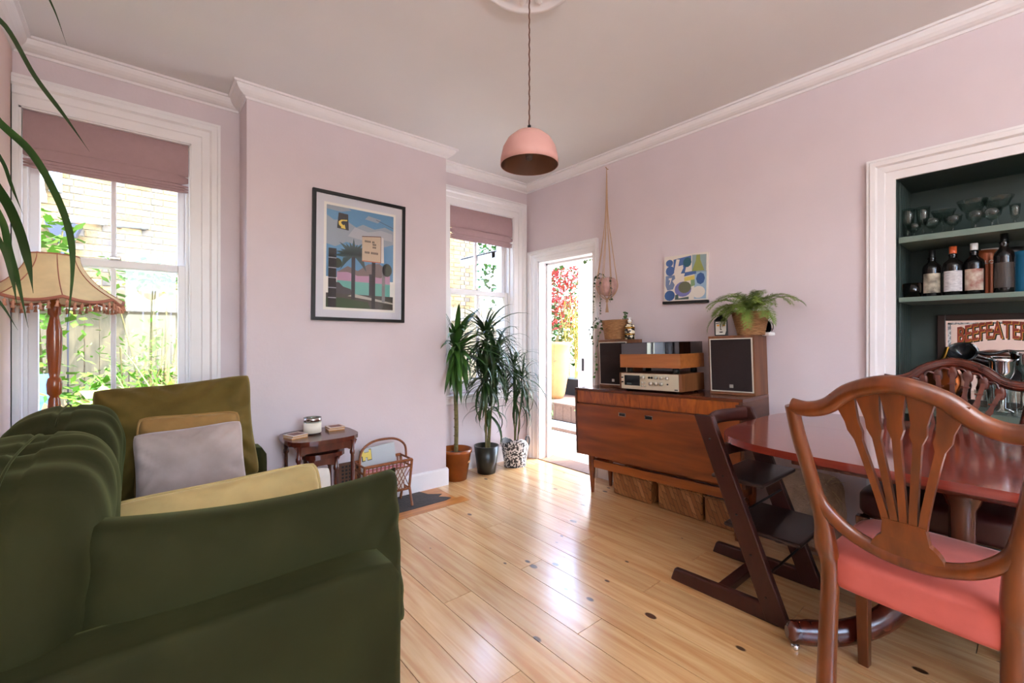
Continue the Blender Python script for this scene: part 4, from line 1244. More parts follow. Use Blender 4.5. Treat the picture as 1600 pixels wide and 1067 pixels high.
# ---------------------------------------------------------------- on the speakers
ztl = sbz(2.035) + 0.3535
ztr = sbz(1.178) + 0.3535
def rope_pot(t, rt, rb, h, n=11):
    def f(u, v):
        a = 2 * PI * u
        r = rb + (rt - rb) * v + 0.0022 * abs(math.sin(PI * n * v)) + 0.0007 * math.sin(a * 46 + v * 60)
        return Vector((r * math.cos(a), r * math.sin(a), h * v))
    MB().grid(f, 72, n * 6, wrap_u=True).build('pot', M_SEAGRASS, t)
    MB().lathe([(0, 0.0005), (rb, 0.0005)], 24).build('pot_bottom', M_SEAGRASS, t)
    MB().lathe([(0, h * 0.9), (rt - 0.006, h * 0.9), (rt - 0.004, h), (rt, h)], 24).build('soil', M_SOIL, t)
fp = thing('asparagus_fern', 'feathery asparagus fern in a seagrass pot on the speaker', 'plant', (2.785, 1.105, ztr + 0.0015), TR)
rope_pot(fp, 0.100, 0.070, 0.138)
rr = random.Random(5)
for i in range(36):
    az = i * 2.4 + rr.uniform(-0.3, 0.3)
    if math.cos(az) > 0.35:           # the wall is close behind
        az += PI
    L_ = rr.uniform(0.17, 0.30); el = rr.uniform(0.35, 1.3)
    mb = MB()
    pts = []
    p = Vector((rr.uniform(-0.03, 0.03), rr.uniform(-0.03, 0.03), 0.128)); n = 16
    for k in range(n + 1):
        t_ = k / n
        e = el - 2.0 * t_ ** 1.3
        pts.append(p.copy())
        p = p + Vector((math.cos(az) * math.cos(e), math.sin(az) * math.cos(e), math.sin(e))) * (L_ / n)
    mb.tube(pts, 0.0011, 4, caps=False)
    for k in range(3, n):
        for s_ in (-1, 1):
            for q in range(2):
                b0 = pts[k].lerp(pts[min(k + 1, n)], q * 0.5)
                dr_ = (pts[min(k + 1, n)] - pts[k - 1]).normalized()
                sd = dr_.cross(Vector((0, 0, 1))).normalized() * s_
                ln = 0.05 * math.sin(PI * min(0.98, 0.15 + 0.85 * (1 - k / n))) + 0.006
                tip = b0 + sd * ln * 0.8 + dr_ * ln * 0.55 + Vector((0, 0, rr.uniform(-0.008, 0.004)))
                wv = dr_ * 0.0032
                mb.add([b0 - wv, b0 + wv, tip], [(0, 1, 2)])
                mid = b0.lerp(tip, 0.55)
                for s2 in (-1, 1):
                    tp2 = mid + dr_ * 0.012 + sd * 0.006 * s2 + Vector((0, 0, 0.007 * s2))
                    mb.add([mid - wv * 0.7, mid + wv * 0.7, tp2], [(0, 1, 2)])
    mb.build('frond', M_FERN, fp)
ft = thing('face_tin', 'black caddy painted with a pale face beside the fern pot', 'caddy', (2.745, 1.262, ztr - 0.0005), (TILT, 0, math.radians(24)))
MB().box((-0.037, -0.037, 0), (0.037, 0.037, 0.095)).build('body', M_BLACK, ft, bevel=0.003)
MB().hexa([(-0.037, -0.037, 0.095), (0.037, -0.037, 0.095), (0.037, 0.037, 0.095), (-0.037, 0.037, 0.095)], [(-0.014, -0.014, 0.118), (0.014, -0.014, 0.118), (0.014, 0.014, 0.118), (-0.014, 0.014, 0.118)]).build('shoulder', M_BLACK, ft)
MB().lathe([(0, 0.118), (0.008, 0.118), (0.011, 0.124), (0.011, 0.13), (0, 0.134)], 12).build('lid_knob', M_BLACK, ft)
face = mat('face_silver', '#b9b3a8', 0.4)
def onface(name, m, polys, dep_=0.0378):
    mb = MB()
    for pts in polys:
        mb.add([Vector((-dep_, -y, z)) for y, z in pts], [tuple(range(len(pts)))])
    mb.build(name, m, ft)
onface('face', face, [[(-0.03, 0.006), (0.02, 0.006), (0.028, 0.03), (0.03, 0.085), (-0.03, 0.085)]])
onface('brow', M_BLACK, [[(-0.028, 0.072), (-0.006, 0.076), (-0.006, 0.079), (-0.028, 0.076)], [(0.006, 0.076), (0.028, 0.072), (0.028, 0.076), (0.006, 0.079)]], 0.0381)
onface('eye', mat('eye_gold', '#c98a2c', 0.4), [ell(-0.016, 0.063, 0.008, 0.006), ell(0.016, 0.063, 0.008, 0.006)], 0.0381)
onface('nose', M_BLACK, [[(-0.004, 0.07), (-0.001, 0.07), (0.0, 0.04), (0.006, 0.036), (-0.005, 0.034)]], 0.0381)
onface('mouth', mat('mouth_dark', '#3a2a2a', 0.5), [ell(0.0, 0.022, 0.011, 0.004)], 0.0381)
ck = thing('round_speaker', 'small round black dial on a white stand behind the fern pot', 'ornament', (2.835, 1.035, ztr - 0.003), (TILT, 0, math.radians(-25)))
MB().blob((0.05, 0.075, 0.022), 6, 6, (0, 0, 0.012)).build('stand', M_PAPER, ck)
Mc = Matrix.Translation((-0.004, 0, 0.052)) @ MR(-PI / 2, 4, 'Y')
MB().lathe([(0, -0.02), (0.032, -0.02), (0.04, -0.01), (0.042, 0.004), (0.038, 0.010), (0.036, 0.004), (0, 0.0)], 28, M=Mc).build('dial', M_BLACK, ck)
MB().lathe([(0.0385, 0.008), (0.042, 0.004), (0.0425, -0.002)], 28, M=Mc).build('rim', M_CHROME, ck)

lp = thing('trailing_ivy', 'small ivy trailing from a seagrass pot on the speaker', 'plant', (2.79, 2.07, ztl + 0.0025), TR)
rope_pot(lp, 0.112, 0.092, 0.145)
def small_leaf(mb, p, d, s_, rr):
    n_ = Vector((rr.uniform(-1, 1), rr.uniform(-1, 1), rr.uniform(-0.2, 1))).normalized()
    sd = d.cross(n_).normalized()
    mb.add([p, p + d * s_ * 0.35 + sd * s_ * 0.5, p + d * s_ + n_ * s_ * 0.1, p + d * s_ * 0.35 - sd * s_ * 0.5], [(0, 1, 2, 3)])
def vine(parent, pts, n, s_, m, seed, nm='vine'):
    rr = random.Random(seed)
    sp = spline(pts, 6)
    mb = MB().tube(sp, 0.0014, 5, caps=False)
    for i in range(n):
        p = sp[min(len(sp) - 1, int((i + rr.random()) / n * len(sp)))]
        d = Vector((rr.uniform(-1, 1), rr.uniform(-1, 1), rr.uniform(-1, 0.3))).normalized()
        small_leaf(mb, p, d, s_ * rr.uniform(0.6, 1.2), rr)
    return mb.build(nm, m, parent)
vine(lp, [(-0.06, 0.06, 0.14), (-0.10, 0.12, 0.13), (-0.12, 0.135, 0.06), (-0.125, 0.14, -0.02)], 14, 0.026, M_LEAF2, 1)
vine(lp, [(-0.03, 0.09, 0.14), (-0.04, 0.16, 0.16), (-0.06, 0.21, 0.10), (-0.05, 0.23, 0.03)], 24, 0.022, M_LEAF, 2)
vine(lp, [(-0.03, 0.09, 0.13), (-0.02, 0.15, 0.05), (-0.06, 0.16, -0.1), (-0.08, 0.155, -0.28)], 20, 0.024, M_LEAF2, 3)
vine(lp, [(0, -0.07, 0.14), (0, -0.08, 0.18), (-0.01, -0.085, 0.205)], 12, 0.024, M_LEAF2, 4)
vine(lp, [(0.0, 0.0, 0.13), (0.02, -0.05, 0.155), (0.0, -0.10, 0.15)], 14, 0.02, M_LEAF, 6)
bt = thing('soap_bottle', 'gold and white patterned bottle with black bands on the speaker', 'bottle', (2.735, 1.918, ztl + 0.004), TR)
MB().lathe([(0, 0), (0.034, 0), (0.036, 0.004), (0.036, 0.094), (0.030, 0.106), (0.013, 0.114), (0.012, 0.126), (0, 0.126)], 24).build('body', speckle_mat('bottle_pattern', '#23201e', '#e3d3b4', 38, 0.2), bt)
MB().lathe([(0.0363, 0.03), (0.0366, 0.03), (0.0366, 0.042), (0.0363, 0.042)], 24, closed=True).build('band', M_BRASS, bt)
MB().lathe([(0.0363, 0.075), (0.0366, 0.075), (0.0366, 0.09), (0.0363, 0.09)], 24, closed=True).build('band', M_BRASS, bt)
MB().lathe([(0, 0.126), (0.014, 0.126), (0.014, 0.14), (0.006, 0.143), (0.006, 0.15), (0.012, 0.152), (0.012, 0.158), (0, 0.16)], 16).build('stopper', M_PAPER, bt)

# macrame hanger with a ribbed pot
mc = thing('macrame_planter', 'macrame cord hanger with a pink ribbed pot of trailing leaves', 'planter', (2.80, 2.175, 1.475))
hook = Vector((2.885, 2.245, 2.505)) - Vector(mc.location)
MB().tube([hook + Vector((0.02, 0, 0.0)), hook, hook + Vector((-0.012, 0, 0.012))], 0.003, 6).build('hook', M_BRASS, mc)
def ball(u, v):
    a = 2 * PI * u; q = PI * (0.1 + 0.72 * (1 - v)) 
    r = 0.078 * math.sin(q) * (1 + 0.05 * math.cos(14 * a))
    return Vector((r * math.cos(a), r * math.sin(a), 0.075 + 0.085 * math.cos(q) * -1 if False else 0.075 - 0.075 * math.cos(PI * (0.12 + 0.7 * v))))
def ball(u, v):
    a = 2 * PI * u; q = PI * (0.1 + 0.68 * v)
    r = 0.082 * math.sin(q) * (1 + 0.05 * math.cos(14 * a))
    return Vector((r * math.cos(a), r * math.sin(a), 0.075 - 0.078 * math.cos(q)))
po = MB().grid(ball, 84, 14, wrap_u=True).build('pot', mat('pink_rope_pot', '#b58f88', 0.8, var=0.15, vscale=25), mc)
md = po.modifiers.new('solid', 'SOLIDIFY'); md.thickness = 0.004
MB().lathe([(0, 0.12), (0.06, 0.12), (0, 0.128)], 20).build('soil', M_SOIL, mc)
for i in range(8):
    a = i * PI / 4 + 0.2
    c_ = Vector((math.cos(a), math.sin(a), 0))
    MB().tube(spline([c_ * 0.012 + Vector((0, 0, -0.03)), c_ * 0.06 + Vector((0, 0, 0.01)), c_ * 0.088 + Vector((0, 0, 0.07)), c_ * 0.078 + Vector((0, 0, 0.14)), (c_ * 0.045 + Vector((0, 0, 0.36)) + hook * 0.22 * Vector((1, 1, 0)).length * 0.0), hook * 0.62 + c_ * 0.012, hook], 6), 0.0028, 6).build('cord', M_CORD, mc)
MB().lathe([(0, 0), (0.009, 0.0), (0.011, -0.03), (0.004, -0.035), (0.014, -0.11), (0, -0.11)], 10, (0, 0, -0.02)).build('tassel', M_CORD, mc)
vine(mc, [(-0.04, 0.04, 0.14), (-0.05, 0.085, 0.14), (-0.055, 0.09, 0.0), (-0.055, 0.085, -0.13)], 24, 0.02, M_LEAF, 11)
vine(mc, [(-0.03, -0.05, 0.14), (-0.055, -0.08, 0.10), (-0.06, -0.085, 0.0), (-0.06, -0.075, -0.06)], 14, 0.02, M_LEAF, 12)
vine(mc, [(-0.05, 0.0, 0.14), (-0.09, 0.0, 0.08), (-0.085, -0.005, -0.05), (-0.085, 0.0, -0.14)], 20, 0.02, M_LEAF, 13)
vine(mc, [(0.0, 0.0, 0.13), (-0.03, 0.03, 0.17), (-0.06, 0.06, 0.15)], 14, 0.022, M_LEAF, 14)

# abstract painting
pt = thing('abstract_painting', 'unframed abstract canvas of blue green and cream shapes on pink wall', 'painting', (XR - 0.012, 1.577, 1.56), (math.radians(1.2), 0, 0))
MB().box((-0.008, -0.157, -0.157), (0.012, 0.157, 0.160)).build('canvas', mat('cream_canvas', '#ddd2c4', 0.8), pt)
MB().box((-0.014, -0.165, -0.176), (0.012, 0.165, -0.157)).build('ledge', M_BLACK, pt, bevel=0.002)
def ap(name, color, polys, dep_):
    """coordinates in the unit square seen from the room, from its lower left"""
    for pts in polys:
        mb = MB()
        mb.add([Vector((-0.0082 - dep_ * 0.0002, 0.155 - u * 0.31, -0.155 + v * 0.31)) for u, v in pts], [tuple(range(len(pts)))])
        mb.build('painted_shape', mat('paint_' + color, color, 0.7), pt)
ap('a', '#8fa0a0', [[(0.66, 0.6), (0.98, 0.6), (0.98, 0.97), (0.66, 0.99)]], 1)
ap('a', '#97b0c4', [[(0.72, 0.02), (0.99, 0.02), (0.99, 0.62), (0.72, 0.6)]], 1)
ap('a', '#4a6596', [[(0.22, 0.93), (0.64, 0.98), (0.64, 0.85), (0.52, 0.72), (0.48, 0.55), (0.40, 0.60), (0.30, 0.72), (0.22, 0.66)], ell(0.12, 0.86, 0.09, 0.08), ell(0.14, 0.68, 0.11, 0.11), [(0.48, 0.62), (0.76, 0.64), (0.76, 0.57), (0.48, 0.53)]], 2)
ap('a', '#3c5a88', [ell(0.86, 0.46, 0.10, 0.13, 8), ell(0.14, 0.12, 0.13, 0.12, 12)], 3)
ap('a', '#2f5a66', [ell(0.55, 0.84, 0.10, 0.11, 9)], 3)
ap('a', '#8f9450', [[(0.76, 0.98), (0.84, 0.98), (0.85, 0.86), (0.94, 0.63), (0.66, 0.63), (0.75, 0.86)]], 3)
ap('a', '#707f9a', [[(0.03, 0.57), (0.25, 0.58), (0.27, 0.5), (0.2, 0.45), (0.26, 0.36), (0.22, 0.26), (0.08, 0.24), (0.03, 0.35)]], 3)
ap('a', '#ddd2c4', [[(0.29, 0.93), (0.37, 0.92), (0.34, 0.77), (0.45, 0.79), (0.46, 0.72), (0.40, 0.6), (0.5, 0.6), (0.46, 0.46), (0.35, 0.4), (0.21, 0.44), (0.3, 0.52), (0.24, 0.66)], ell(0.82, 0.17, 0.15, 0.13), [(0.11, 0.52), (0.19, 0.52), (0.14, 0.37), (0.12, 0.37), (0.15, 0.48), (0.11, 0.47)], [(0.52, 0.67), (0.63, 0.76), (0.64, 0.66)]], 4)
ap('a', '#d8c368', [[(0.49, 0.51), (0.73, 0.54), (0.73, 0.45), (0.49, 0.42)]], 4)
ap('a', '#7f9a72', [[(0.64, 0.44), (0.73, 0.45), (0.74, 0.32), (0.64, 0.29)]], 4)
ap('a', '#7473a6', [ell(0.46, 0.25, 0.2, 0.17, 16)], 4)
ap('a', '#66674f', [ell(0.5, 0.29, 0.15, 0.13, 14)], 5)
ap('a', '#4e5f5a', [[(0.28, 0.13), (0.35, 0.14), (0.36, 0.05), (0.6, 0.08), (0.6, 0.02), (0.27, 0.02)]], 5)

# woven baskets under the sideboard
def basket(yc, w, h, label):
    t = thing('woven_basket', label, 'basket', (2.772, yc, 0.001), group='woven baskets under the sideboard')
    d_ = 0.085
    w /= 2
    def side(lo, hi):
        return MB().box(lo, hi)
    m = MB()
    m.hexa([(-d_, -w, 0), (d_, -w, 0), (d_, w, 0), (-d_, w, 0)], [(-d_ - 0.004, -w - 0.004, h), (d_ + 0.004, -w - 0.004, h), (d_ + 0.004, w + 0.004, h), (-d_ - 0.004, w + 0.004, h)])
    m.build('body', M_BASKET, t, bevel=0.014, seg=3)
    rim = MB()
    e = 0.003
    rim.tube([(-d_ - e, -w - e, h), (-d_ - e, w + e, h), (d_ + e, w + e, h), (d_ + e, -w - e, h), (-d_ - e, -w - e, h)], 0.007, 8)
    rim.build('rim', M_BASKET, t)
    MB().box((-d_ + 0.01, -w + 0.01, h - 0.004), (d_ - 0.01, w - 0.01, h + 0.004)).build('contents', M_PAPER, t)
    return t
basket(1.876, 0.315, 0.168, 'woven splint basket under the fall front nearest the garden door')
basket(1.508, 0.305, 0.172, 'woven splint basket with papers under the middle of the sideboard')
basket(1.243, 0.19, 0.168, 'woven splint basket under the sideboard behind the high chair')

# ================================================================ high chair
hc = thing('high_chair', 'dark stained wooden high chair with slanting sides at the table end', 'high chair', (0, 0, 0))
XA, XB2 = 1.955, 2.375
for x in (XA, XB2):
    MB().hexa([(x - 0.016, 0.665, 0), (x + 0.016, 0.665, 0), (x + 0.016, 1.135, 0), (x - 0.016, 1.135, 0)], [(x - 0.016, 0.69, 0.072), (x + 0.016, 0.69, 0.072), (x + 0.016, 1.115, 0.060), (x - 0.016, 1.115, 0.060)]).build('runner', M_WENGE, hc, bevel=0.008)
    MB().hexa([(x - 0.0175, 0.625, 0.005), (x + 0.0175, 0.625, 0.005), (x + 0.0175, 0.715, 0.005), (x - 0.0175, 0.715, 0.005)], [(x - 0.0175, 0.935, 0.80), (x + 0.0175, 0.935, 0.80), (x + 0.0175, 1.018, 0.80), (x - 0.0175, 1.018, 0.80)]).build('upright', M_WENGE, hc, bevel=0.006)
def plate(z, y0, y1, nm):
    MB().box((XA + 0.02, y0, z - 0.009), (XB2 - 0.02, y1, z + 0.009)).build(nm, mat('wenge_plate', '#31201b', 0.35, var=0.1, vscale=10), hc, bevel=0.008)
plate(0.53, 0.735, 0.955, 'seat')
plate(0.33, 0.60, 0.90, 'footrest')
for z, sag in ((0.765, 0.02), (0.625, 0.02)):
    yb_ = 0.66 + (z / 0.8) * 0.315
    pts = [(XA + 0.015, yb_, z), (XA + 0.12, yb_ + 0.035, z), ((XA + XB2) / 2, yb_ + 0.05, z), (XB2 - 0.12, yb_ + 0.035, z), (XB2 - 0.015, yb_, z)]
    MB().tube(spline(pts, 5), 0.034, 8, flat=(1.0, 0.28), up=(0, 0, 1)).build('backrest', M_WENGE, hc)
MB().box((XA + 0.016, 0.885, 0.012), (XB2 - 0.016, 0.935, 0.046)).build('cross_bar', M_WENGE, hc, bevel=0.004)
for y_, z_ in ((0.70, 0.20), (0.80, 0.42)):
    MB().tube([(XA + 0.012, y_, z_), (XB2 - 0.012, y_, z_)], 0.005, 8).build('tie_rod', M_BLACK, hc)
for x in (XA - 0.018, XB2 + 0.018):
    for z in (0.1, 0.25, 0.4, 0.55, 0.7):
        MB().lathe([(0, -0.0015), (0.005, -0.0015), (0.005, 0.0015), (0, 0.0015)], 10, M=Matrix.Translation((x, 0.675 + z / 0.8 * 0.305, z)) @ MR(PI / 2, 4, 'Y')).build('bolt', M_BLACKM, hc)

# ================================================================ dining table
TX, TY, TZ = 2.262, 0.180, 0.752
tb = thing('dining_table', 'polished red mahogany pedestal dining table with rounded ends', 'table', (TX, TY, 0))
def sup(a, b, n, k=72):
    out = []
    for i in range(k):
        q = 2 * PI * i / k
        c_, s_ = math.cos(q), math.sin(q)
        out.append((a * abs(c_) ** (2 / n) * (1 if c_ >= 0 else -1), b * abs(s_) ** (2 / n) * (1 if s_ >= 0 else -1)))
    return out
half = sup(0.545, 0.715, 4.2)
# the top is in two flaps and a centre leaf, split by hairline joints along y
def clip(poly, a, b):
    def cut(pl, x, keep):
        out = []
        for p, q in zip(pl, pl[1:] + pl[:1]):
            ip, iq = keep(p[0]), keep(q[0])
            if ip: out.append(p)
            if ip != iq:
                t = (x - p[0]) / (q[0] - p[0]); out.append((x, p[1] + t * (q[1] - p[1])))
        return out
    return cut(cut(poly, a, lambda v: v >= a), b, lambda v: v <= b)
for a, b in ((-0.6, 0.0495), (0.0505, 0.6)):
    MB().prism(clip(half, a, b), TZ - 0.026, TZ).build('table_top', M_TABLETOP, tb, bevel=0.004)
MB().prism(sup(0.51, 0.68, 4.2), TZ - 0.036, TZ - 0.0262).build('under_moulding', M_MAHOG2, tb)
MB().box((-0.30, -0.45, TZ - 0.10), (0.30, 0.45, TZ - 0.0362)).build('frieze', M_MAHOG2, tb, bevel=0.004)
MB().lathe([(0, 0.24), (0.05, 0.24), (0.075, 0.26), (0.08, 0.30), (0.055, 0.35), (0.038, 0.38), (0.036, 0.46), (0.038, 0.54), (0.055, 0.58), (0.07, 0.61), (0.05, 0.63), (0.075, 0.65), (0.08, TZ - 0.1), (0, TZ - 0.1)], 32).build('column', M_MAHOG2, tb)
for i in range(4):
    a = math.radians(135 + 90 * i)
    c_ = Vector((math.cos(a), math.sin(a), 0))
    pts = [c_ * 0.03 + Vector((0, 0, 0.30)), c_ * 0.14 + Vector((0, 0, 0.24)), c_ * 0.28 + Vector((0, 0, 0.115)), c_ * 0.42 + Vector((0, 0, 0.066)), c_ * 0.55 + Vector((0, 0, 0.062)), c_ * 0.60 + Vector((0, 0, 0.062))]
    lg = MB().tube(spline(pts, 5), [0.055] * 8 + [0.046] * 12 + [0.043] * 3 + [0.042, 0.038, 0.022], 12, flat=(1.0, 0.75)).build('leg', M_MAHOG2, tb)
    MB().lathe([(0, 0.0), (0.012, 0.0), (0.016, 0.008), (0.012, 0.02), (0, 0.02)], 14, c_ * 0.57).build('castor', M_CHROME, lg)

# ================================================================ shield-back chairs
def chair(loc, rz, label, wood_m, seat_m, carved=False, fy=0.0):
    t = thing('dining_chair', label, 'chair', loc, (0, 0, rz))
    def yb(z):
        return -0.205 - max(0, z - 0.45) * 0.235
    W0, W1_ = 0.19, 0.246
    for s_ in (-1, 1):
        # rear leg and back post in one sweep
        pts = [(s_ * W0 * 0.97, -0.255, 0), (s_ * W0, -0.225, 0.2), (s_ * W0, -0.205, 0.44), (s_ * W0 * 1.03, yb(0.52), 0.52), (s_ * W0 * 0.97 + s_ * 0.012, yb(0.60), 0.60), (s_ * 0.214, yb(0.72), 0.72), (s_ * 0.236, yb(0.85), 0.85), (s_ * W1_, yb(0.945), 0.945)]
        sp = spline(pts, 5)
        MB().tube(sp, [0.027 - 0.008 * (i / len(sp)) + (0.007 * math.exp(-((i / len(sp) - 0.42) / 0.1) ** 2)) for i in range(len(sp))], 10, flat=(0.9, 1.0), up=(0, 1, 0)).build('leg', wood_m, t)
        MB().hexa([(s_ * 0.215 - 0.015, 0.195 + fy, 0), (s_ * 0.215 + 0.015, 0.195 + fy, 0), (s_ * 0.215 + 0.015, 0.225 + fy, 0), (s_ * 0.215 - 0.015, 0.225 + fy, 0)],
                  [(s_ * 0.22 - 0.021, 0.185 + fy, 0.40), (s_ * 0.22 + 0.021, 0.185 + fy, 0.40), (s_ * 0.22 + 0.021, 0.228 + fy, 0.40), (s_ * 0.22 - 0.021, 0.228 + fy, 0.40)]).build('leg', wood_m, t, bevel=0.003)
    # serpentine top rail
    pk = 1.032
    rail = [(-W1_, yb(0.945), 0.945), (-0.20, yb(0.94) + 0.0, 0.940), (-0.15, yb(0.955), 0.957), (-0.09, yb(1.0), 1.005), (0, yb(pk) - 0.008, pk), (0.09, yb(1.0), 1.005), (0.15, yb(0.955), 0.957), (0.20, yb(0.94), 0.940), (W1_, yb(0.945), 0.945)]
    tr_ = MB().tube(spline(rail, 7), 0.022, 12, flat=(0.8, 1.05), up=(0, -1, 0.2)).build('top_rail', wood_m, t)
    if carved:
        for off in (-0.008, 0.0, 0.008):
            MB().tube([p + Vector((0, 0.015, off)) for p in spline(rail, 7)], 0.0032, 6).build('reeding', wood_m, tr_)
    # lower bow of the shield
    bow = [(-0.212, yb(0.71), 0.71), (-0.19, yb(0.65), 0.645), (-0.13, yb(0.58), 0.585), (-0.06, yb(0.56), 0.558), (0, yb(0.555), 0.552), (0.06, yb(0.56), 0.558), (0.13, yb(0.58), 0.585), (0.19, yb(0.65), 0.645), (0.212, yb(0.71), 0.71)]
    MB().tube(spline(bow, 6), 0.020, 12, flat=(0.8, 1.0), up=(0, -1, 0.2)).build('shield_bow', wood_m, t)
    # pierced splat: five ribs fanning from a half-round block
    def rib(xb, zb, xt, zt, wb, wt, nm):
        mb = MB()
        n = 14
        F, B_ = [], []
        for i in range(n + 1):
            q = i / n
            x = xb + (xt - xb) * (q ** 1.15); z = zb + (zt - zb) * q
            w = wb + (wt - wb) * max(0, (q - 0.62) / 0.38) ** 1.3
            if abs(q - 0.72) < 0.04: w += 0.005
            for arr, dy in ((F, 0.008), (B_, -0.008)):
                arr.append((Vector((x - w, yb(z) + dy, z)), Vector((x + w, yb(z) + dy, z))))
        for i in range(n):
            a, b, c_, d_ = F[i][0], F[i][1], F[i + 1][1], F[i + 1][0]
            e, f, g, h = B_[i][0], B_[i][1], B_[i + 1][1], B_[i + 1][0]
            mb.add([a, b, c_, d_, e, f, g, h], [(3, 2, 1, 0), (4, 5, 6, 7), (0, 4, 7, 3), (1, 2, 6, 5)])
        return mb.build(nm, wood_m, t)
    if not carved:
        xs = (-0.112, -0.056, 0.0, 0.056, 0.112)
        zt = (0.995, 1.012, 1.022, 1.012, 0.995)
        for i in range(5):
            rib((i - 2) * 0.019, 0.655, xs[i], zt[i] - 0.004, 0.0085, 0.029, 'splat_rib')
        web = []
        MB().prism([(-0.03, 0.0), (0.03, 0.0), (0.05, 0.0)] if False else [(0.078 * math.cos(PI * i / 16), 0.072 * math.sin(PI * i / 16)) for i in range(17)], -0.009, 0.009,
                   Matrix.Translation((0, yb(0.565), 0.562)) @ MR(PI / 2 + 0.23, 4, 'X')).build('splat_block', wood_m, t, bevel=0.003)
        MB().prism([(-0.05, 0), (0.05, 0), (0.044, 0.05), (-0.044, 0.05)], -0.009, 0.009, Matrix.Translation((0, yb(0.62), 0.615)) @ MR(PI / 2 + 0.23, 4, 'X')).build('splat_block', wood_m, t)
    else:
        xs = (-0.15, -0.10, -0.05, 0.0, 0.05, 0.10, 0.15)
        zt = (0.905, 0.945, 0.972, 0.985, 0.972, 0.945, 0.905)
        for i in range(7):
            rb_ = rib((i - 3) * 0.016, 0.60, xs[i], zt[i], 0.007, 0.009, 'splat_rib')
            x, z = xs[i], zt[i]
            MB().blob((0.036, 0.016, 0.06), 2.2, 6, (x, yb(z), z)).build('carved_feather', wood_m, rb_)
            MB().box((x * 0.86 - 0.014, yb(z - 0.05) - 0.012, z - 0.052), (x * 0.86 + 0.014, yb(z - 0.05) + 0.012, z - 0.046)).build('collar', wood_m, rb_)
            if i < 6:
                x2, z2 = xs[i + 1], zt[i + 1]
                pts = [(x, yb(z), z), (x * 0.75 + x2 * 0.25, yb(z) , (z + z2) / 2 + 0.022), (x * 0.25 + x2 * 0.75, yb(z2), (z + z2) / 2 + 0.026), (x2, yb(z2), z2)]
                MB().tube(spline(pts, 5), 0.006, 8).build('splat_arch', wood_m, t)
        MB().prism([(0.07 * math.cos(PI * i / 16), 0.06 * math.sin(PI * i / 16)) for i in range(17)], -0.009, 0.009, Matrix.Translation((0, yb(0.56), 0.557)) @ MR(PI / 2 + 0.23, 4, 'X')).build('splat_block', wood_m, t)
    def seat_f(v):
        w = v.copy()
        q = (v.y + 0.22) / 0.44
        w.x *= 0.86 + 0.16 * q
        if v.z > 0: w.z += 0.018 * max(0, 1 - (v.x / 0.25) ** 2) * max(0, 1 - (v.y / 0.23) ** 2)
        return w
    MB().blob((0.49, 0.455, 0.115), 7, 14, (0, 0.005, 0.447), seat_f).build('seat', seat_m, t, weld=True)
    MB().hexa([(-0.175, -0.18, 0.385), (0.175, -0.18, 0.385), (0.205, 0.19, 0.385), (-0.205, 0.19, 0.385)], [(-0.195, -0.20, 0.40), (0.195, -0.20, 0.40), (0.225, 0.21, 0.40), (-0.225, 0.21, 0.40)]).build('seat_rail', wood_m, t)
    return t
chair((1.80, 0.200, 0), math.radians(-97), 'shield back mahogany chair with pink velvet seat, splat of five plain ribs', M_MAHOG, M_PINKSEAT, fy=-0.08)
chair((2.565, 0.262, 0), math.radians(90), 'dark shield back chair with carved feather splat between table and alcove', M_MAHOG2, mat('dark_leather', '#3a1512', 0.4), True, fy=0.02)

# hessian sack of straw under the table, against the wall
sk = thing('hessian_sack', 'hessian sack with straw poking out standing by the wall under the table', 'sack', (2.775, 0.80, 0))
def sack_f(v):
    w = v.copy()
    w.x += 0.012 * fbm(v, 9); w.y += 0.012 * fbm(v + Vector((3, 3, 0)), 8)
    return w
MB().blob((0.20, 0.30, 0.42), 4.5, 16, (0, 0, 0.212), sack_f).build('body', M_HEMP, sk, weld=True)
MB().tube([(0.10 * math.cos(a) * 0.93, 0.15 * math.sin(a) * 0.93, 0.05) for a in [2 * PI * i / 24 for i in range(25)]], 0.012, 8, caps=False).build('rolled_hem', mat('hessian_dark', '#6d4a30', 0.95), sk)
rr = random.Random(77)
for i in range(26):
    a = rr.uniform(2.2, 4.4)
    p0 = Vector((-0.05, -0.08, 0.38)); d_ = Vector((math.cos(a) * 0.5, math.sin(a) * 0.6, rr.uniform(-0.5, 0.7))).normalized()
    MB().tube([p0, p0 + d_ * 0.07, p0 + d_ * 0.12 + Vector((0, 0, -0.02))], 0.0012, 4).build('straw', mat('straw', '#c9b48a', 0.8), sk)

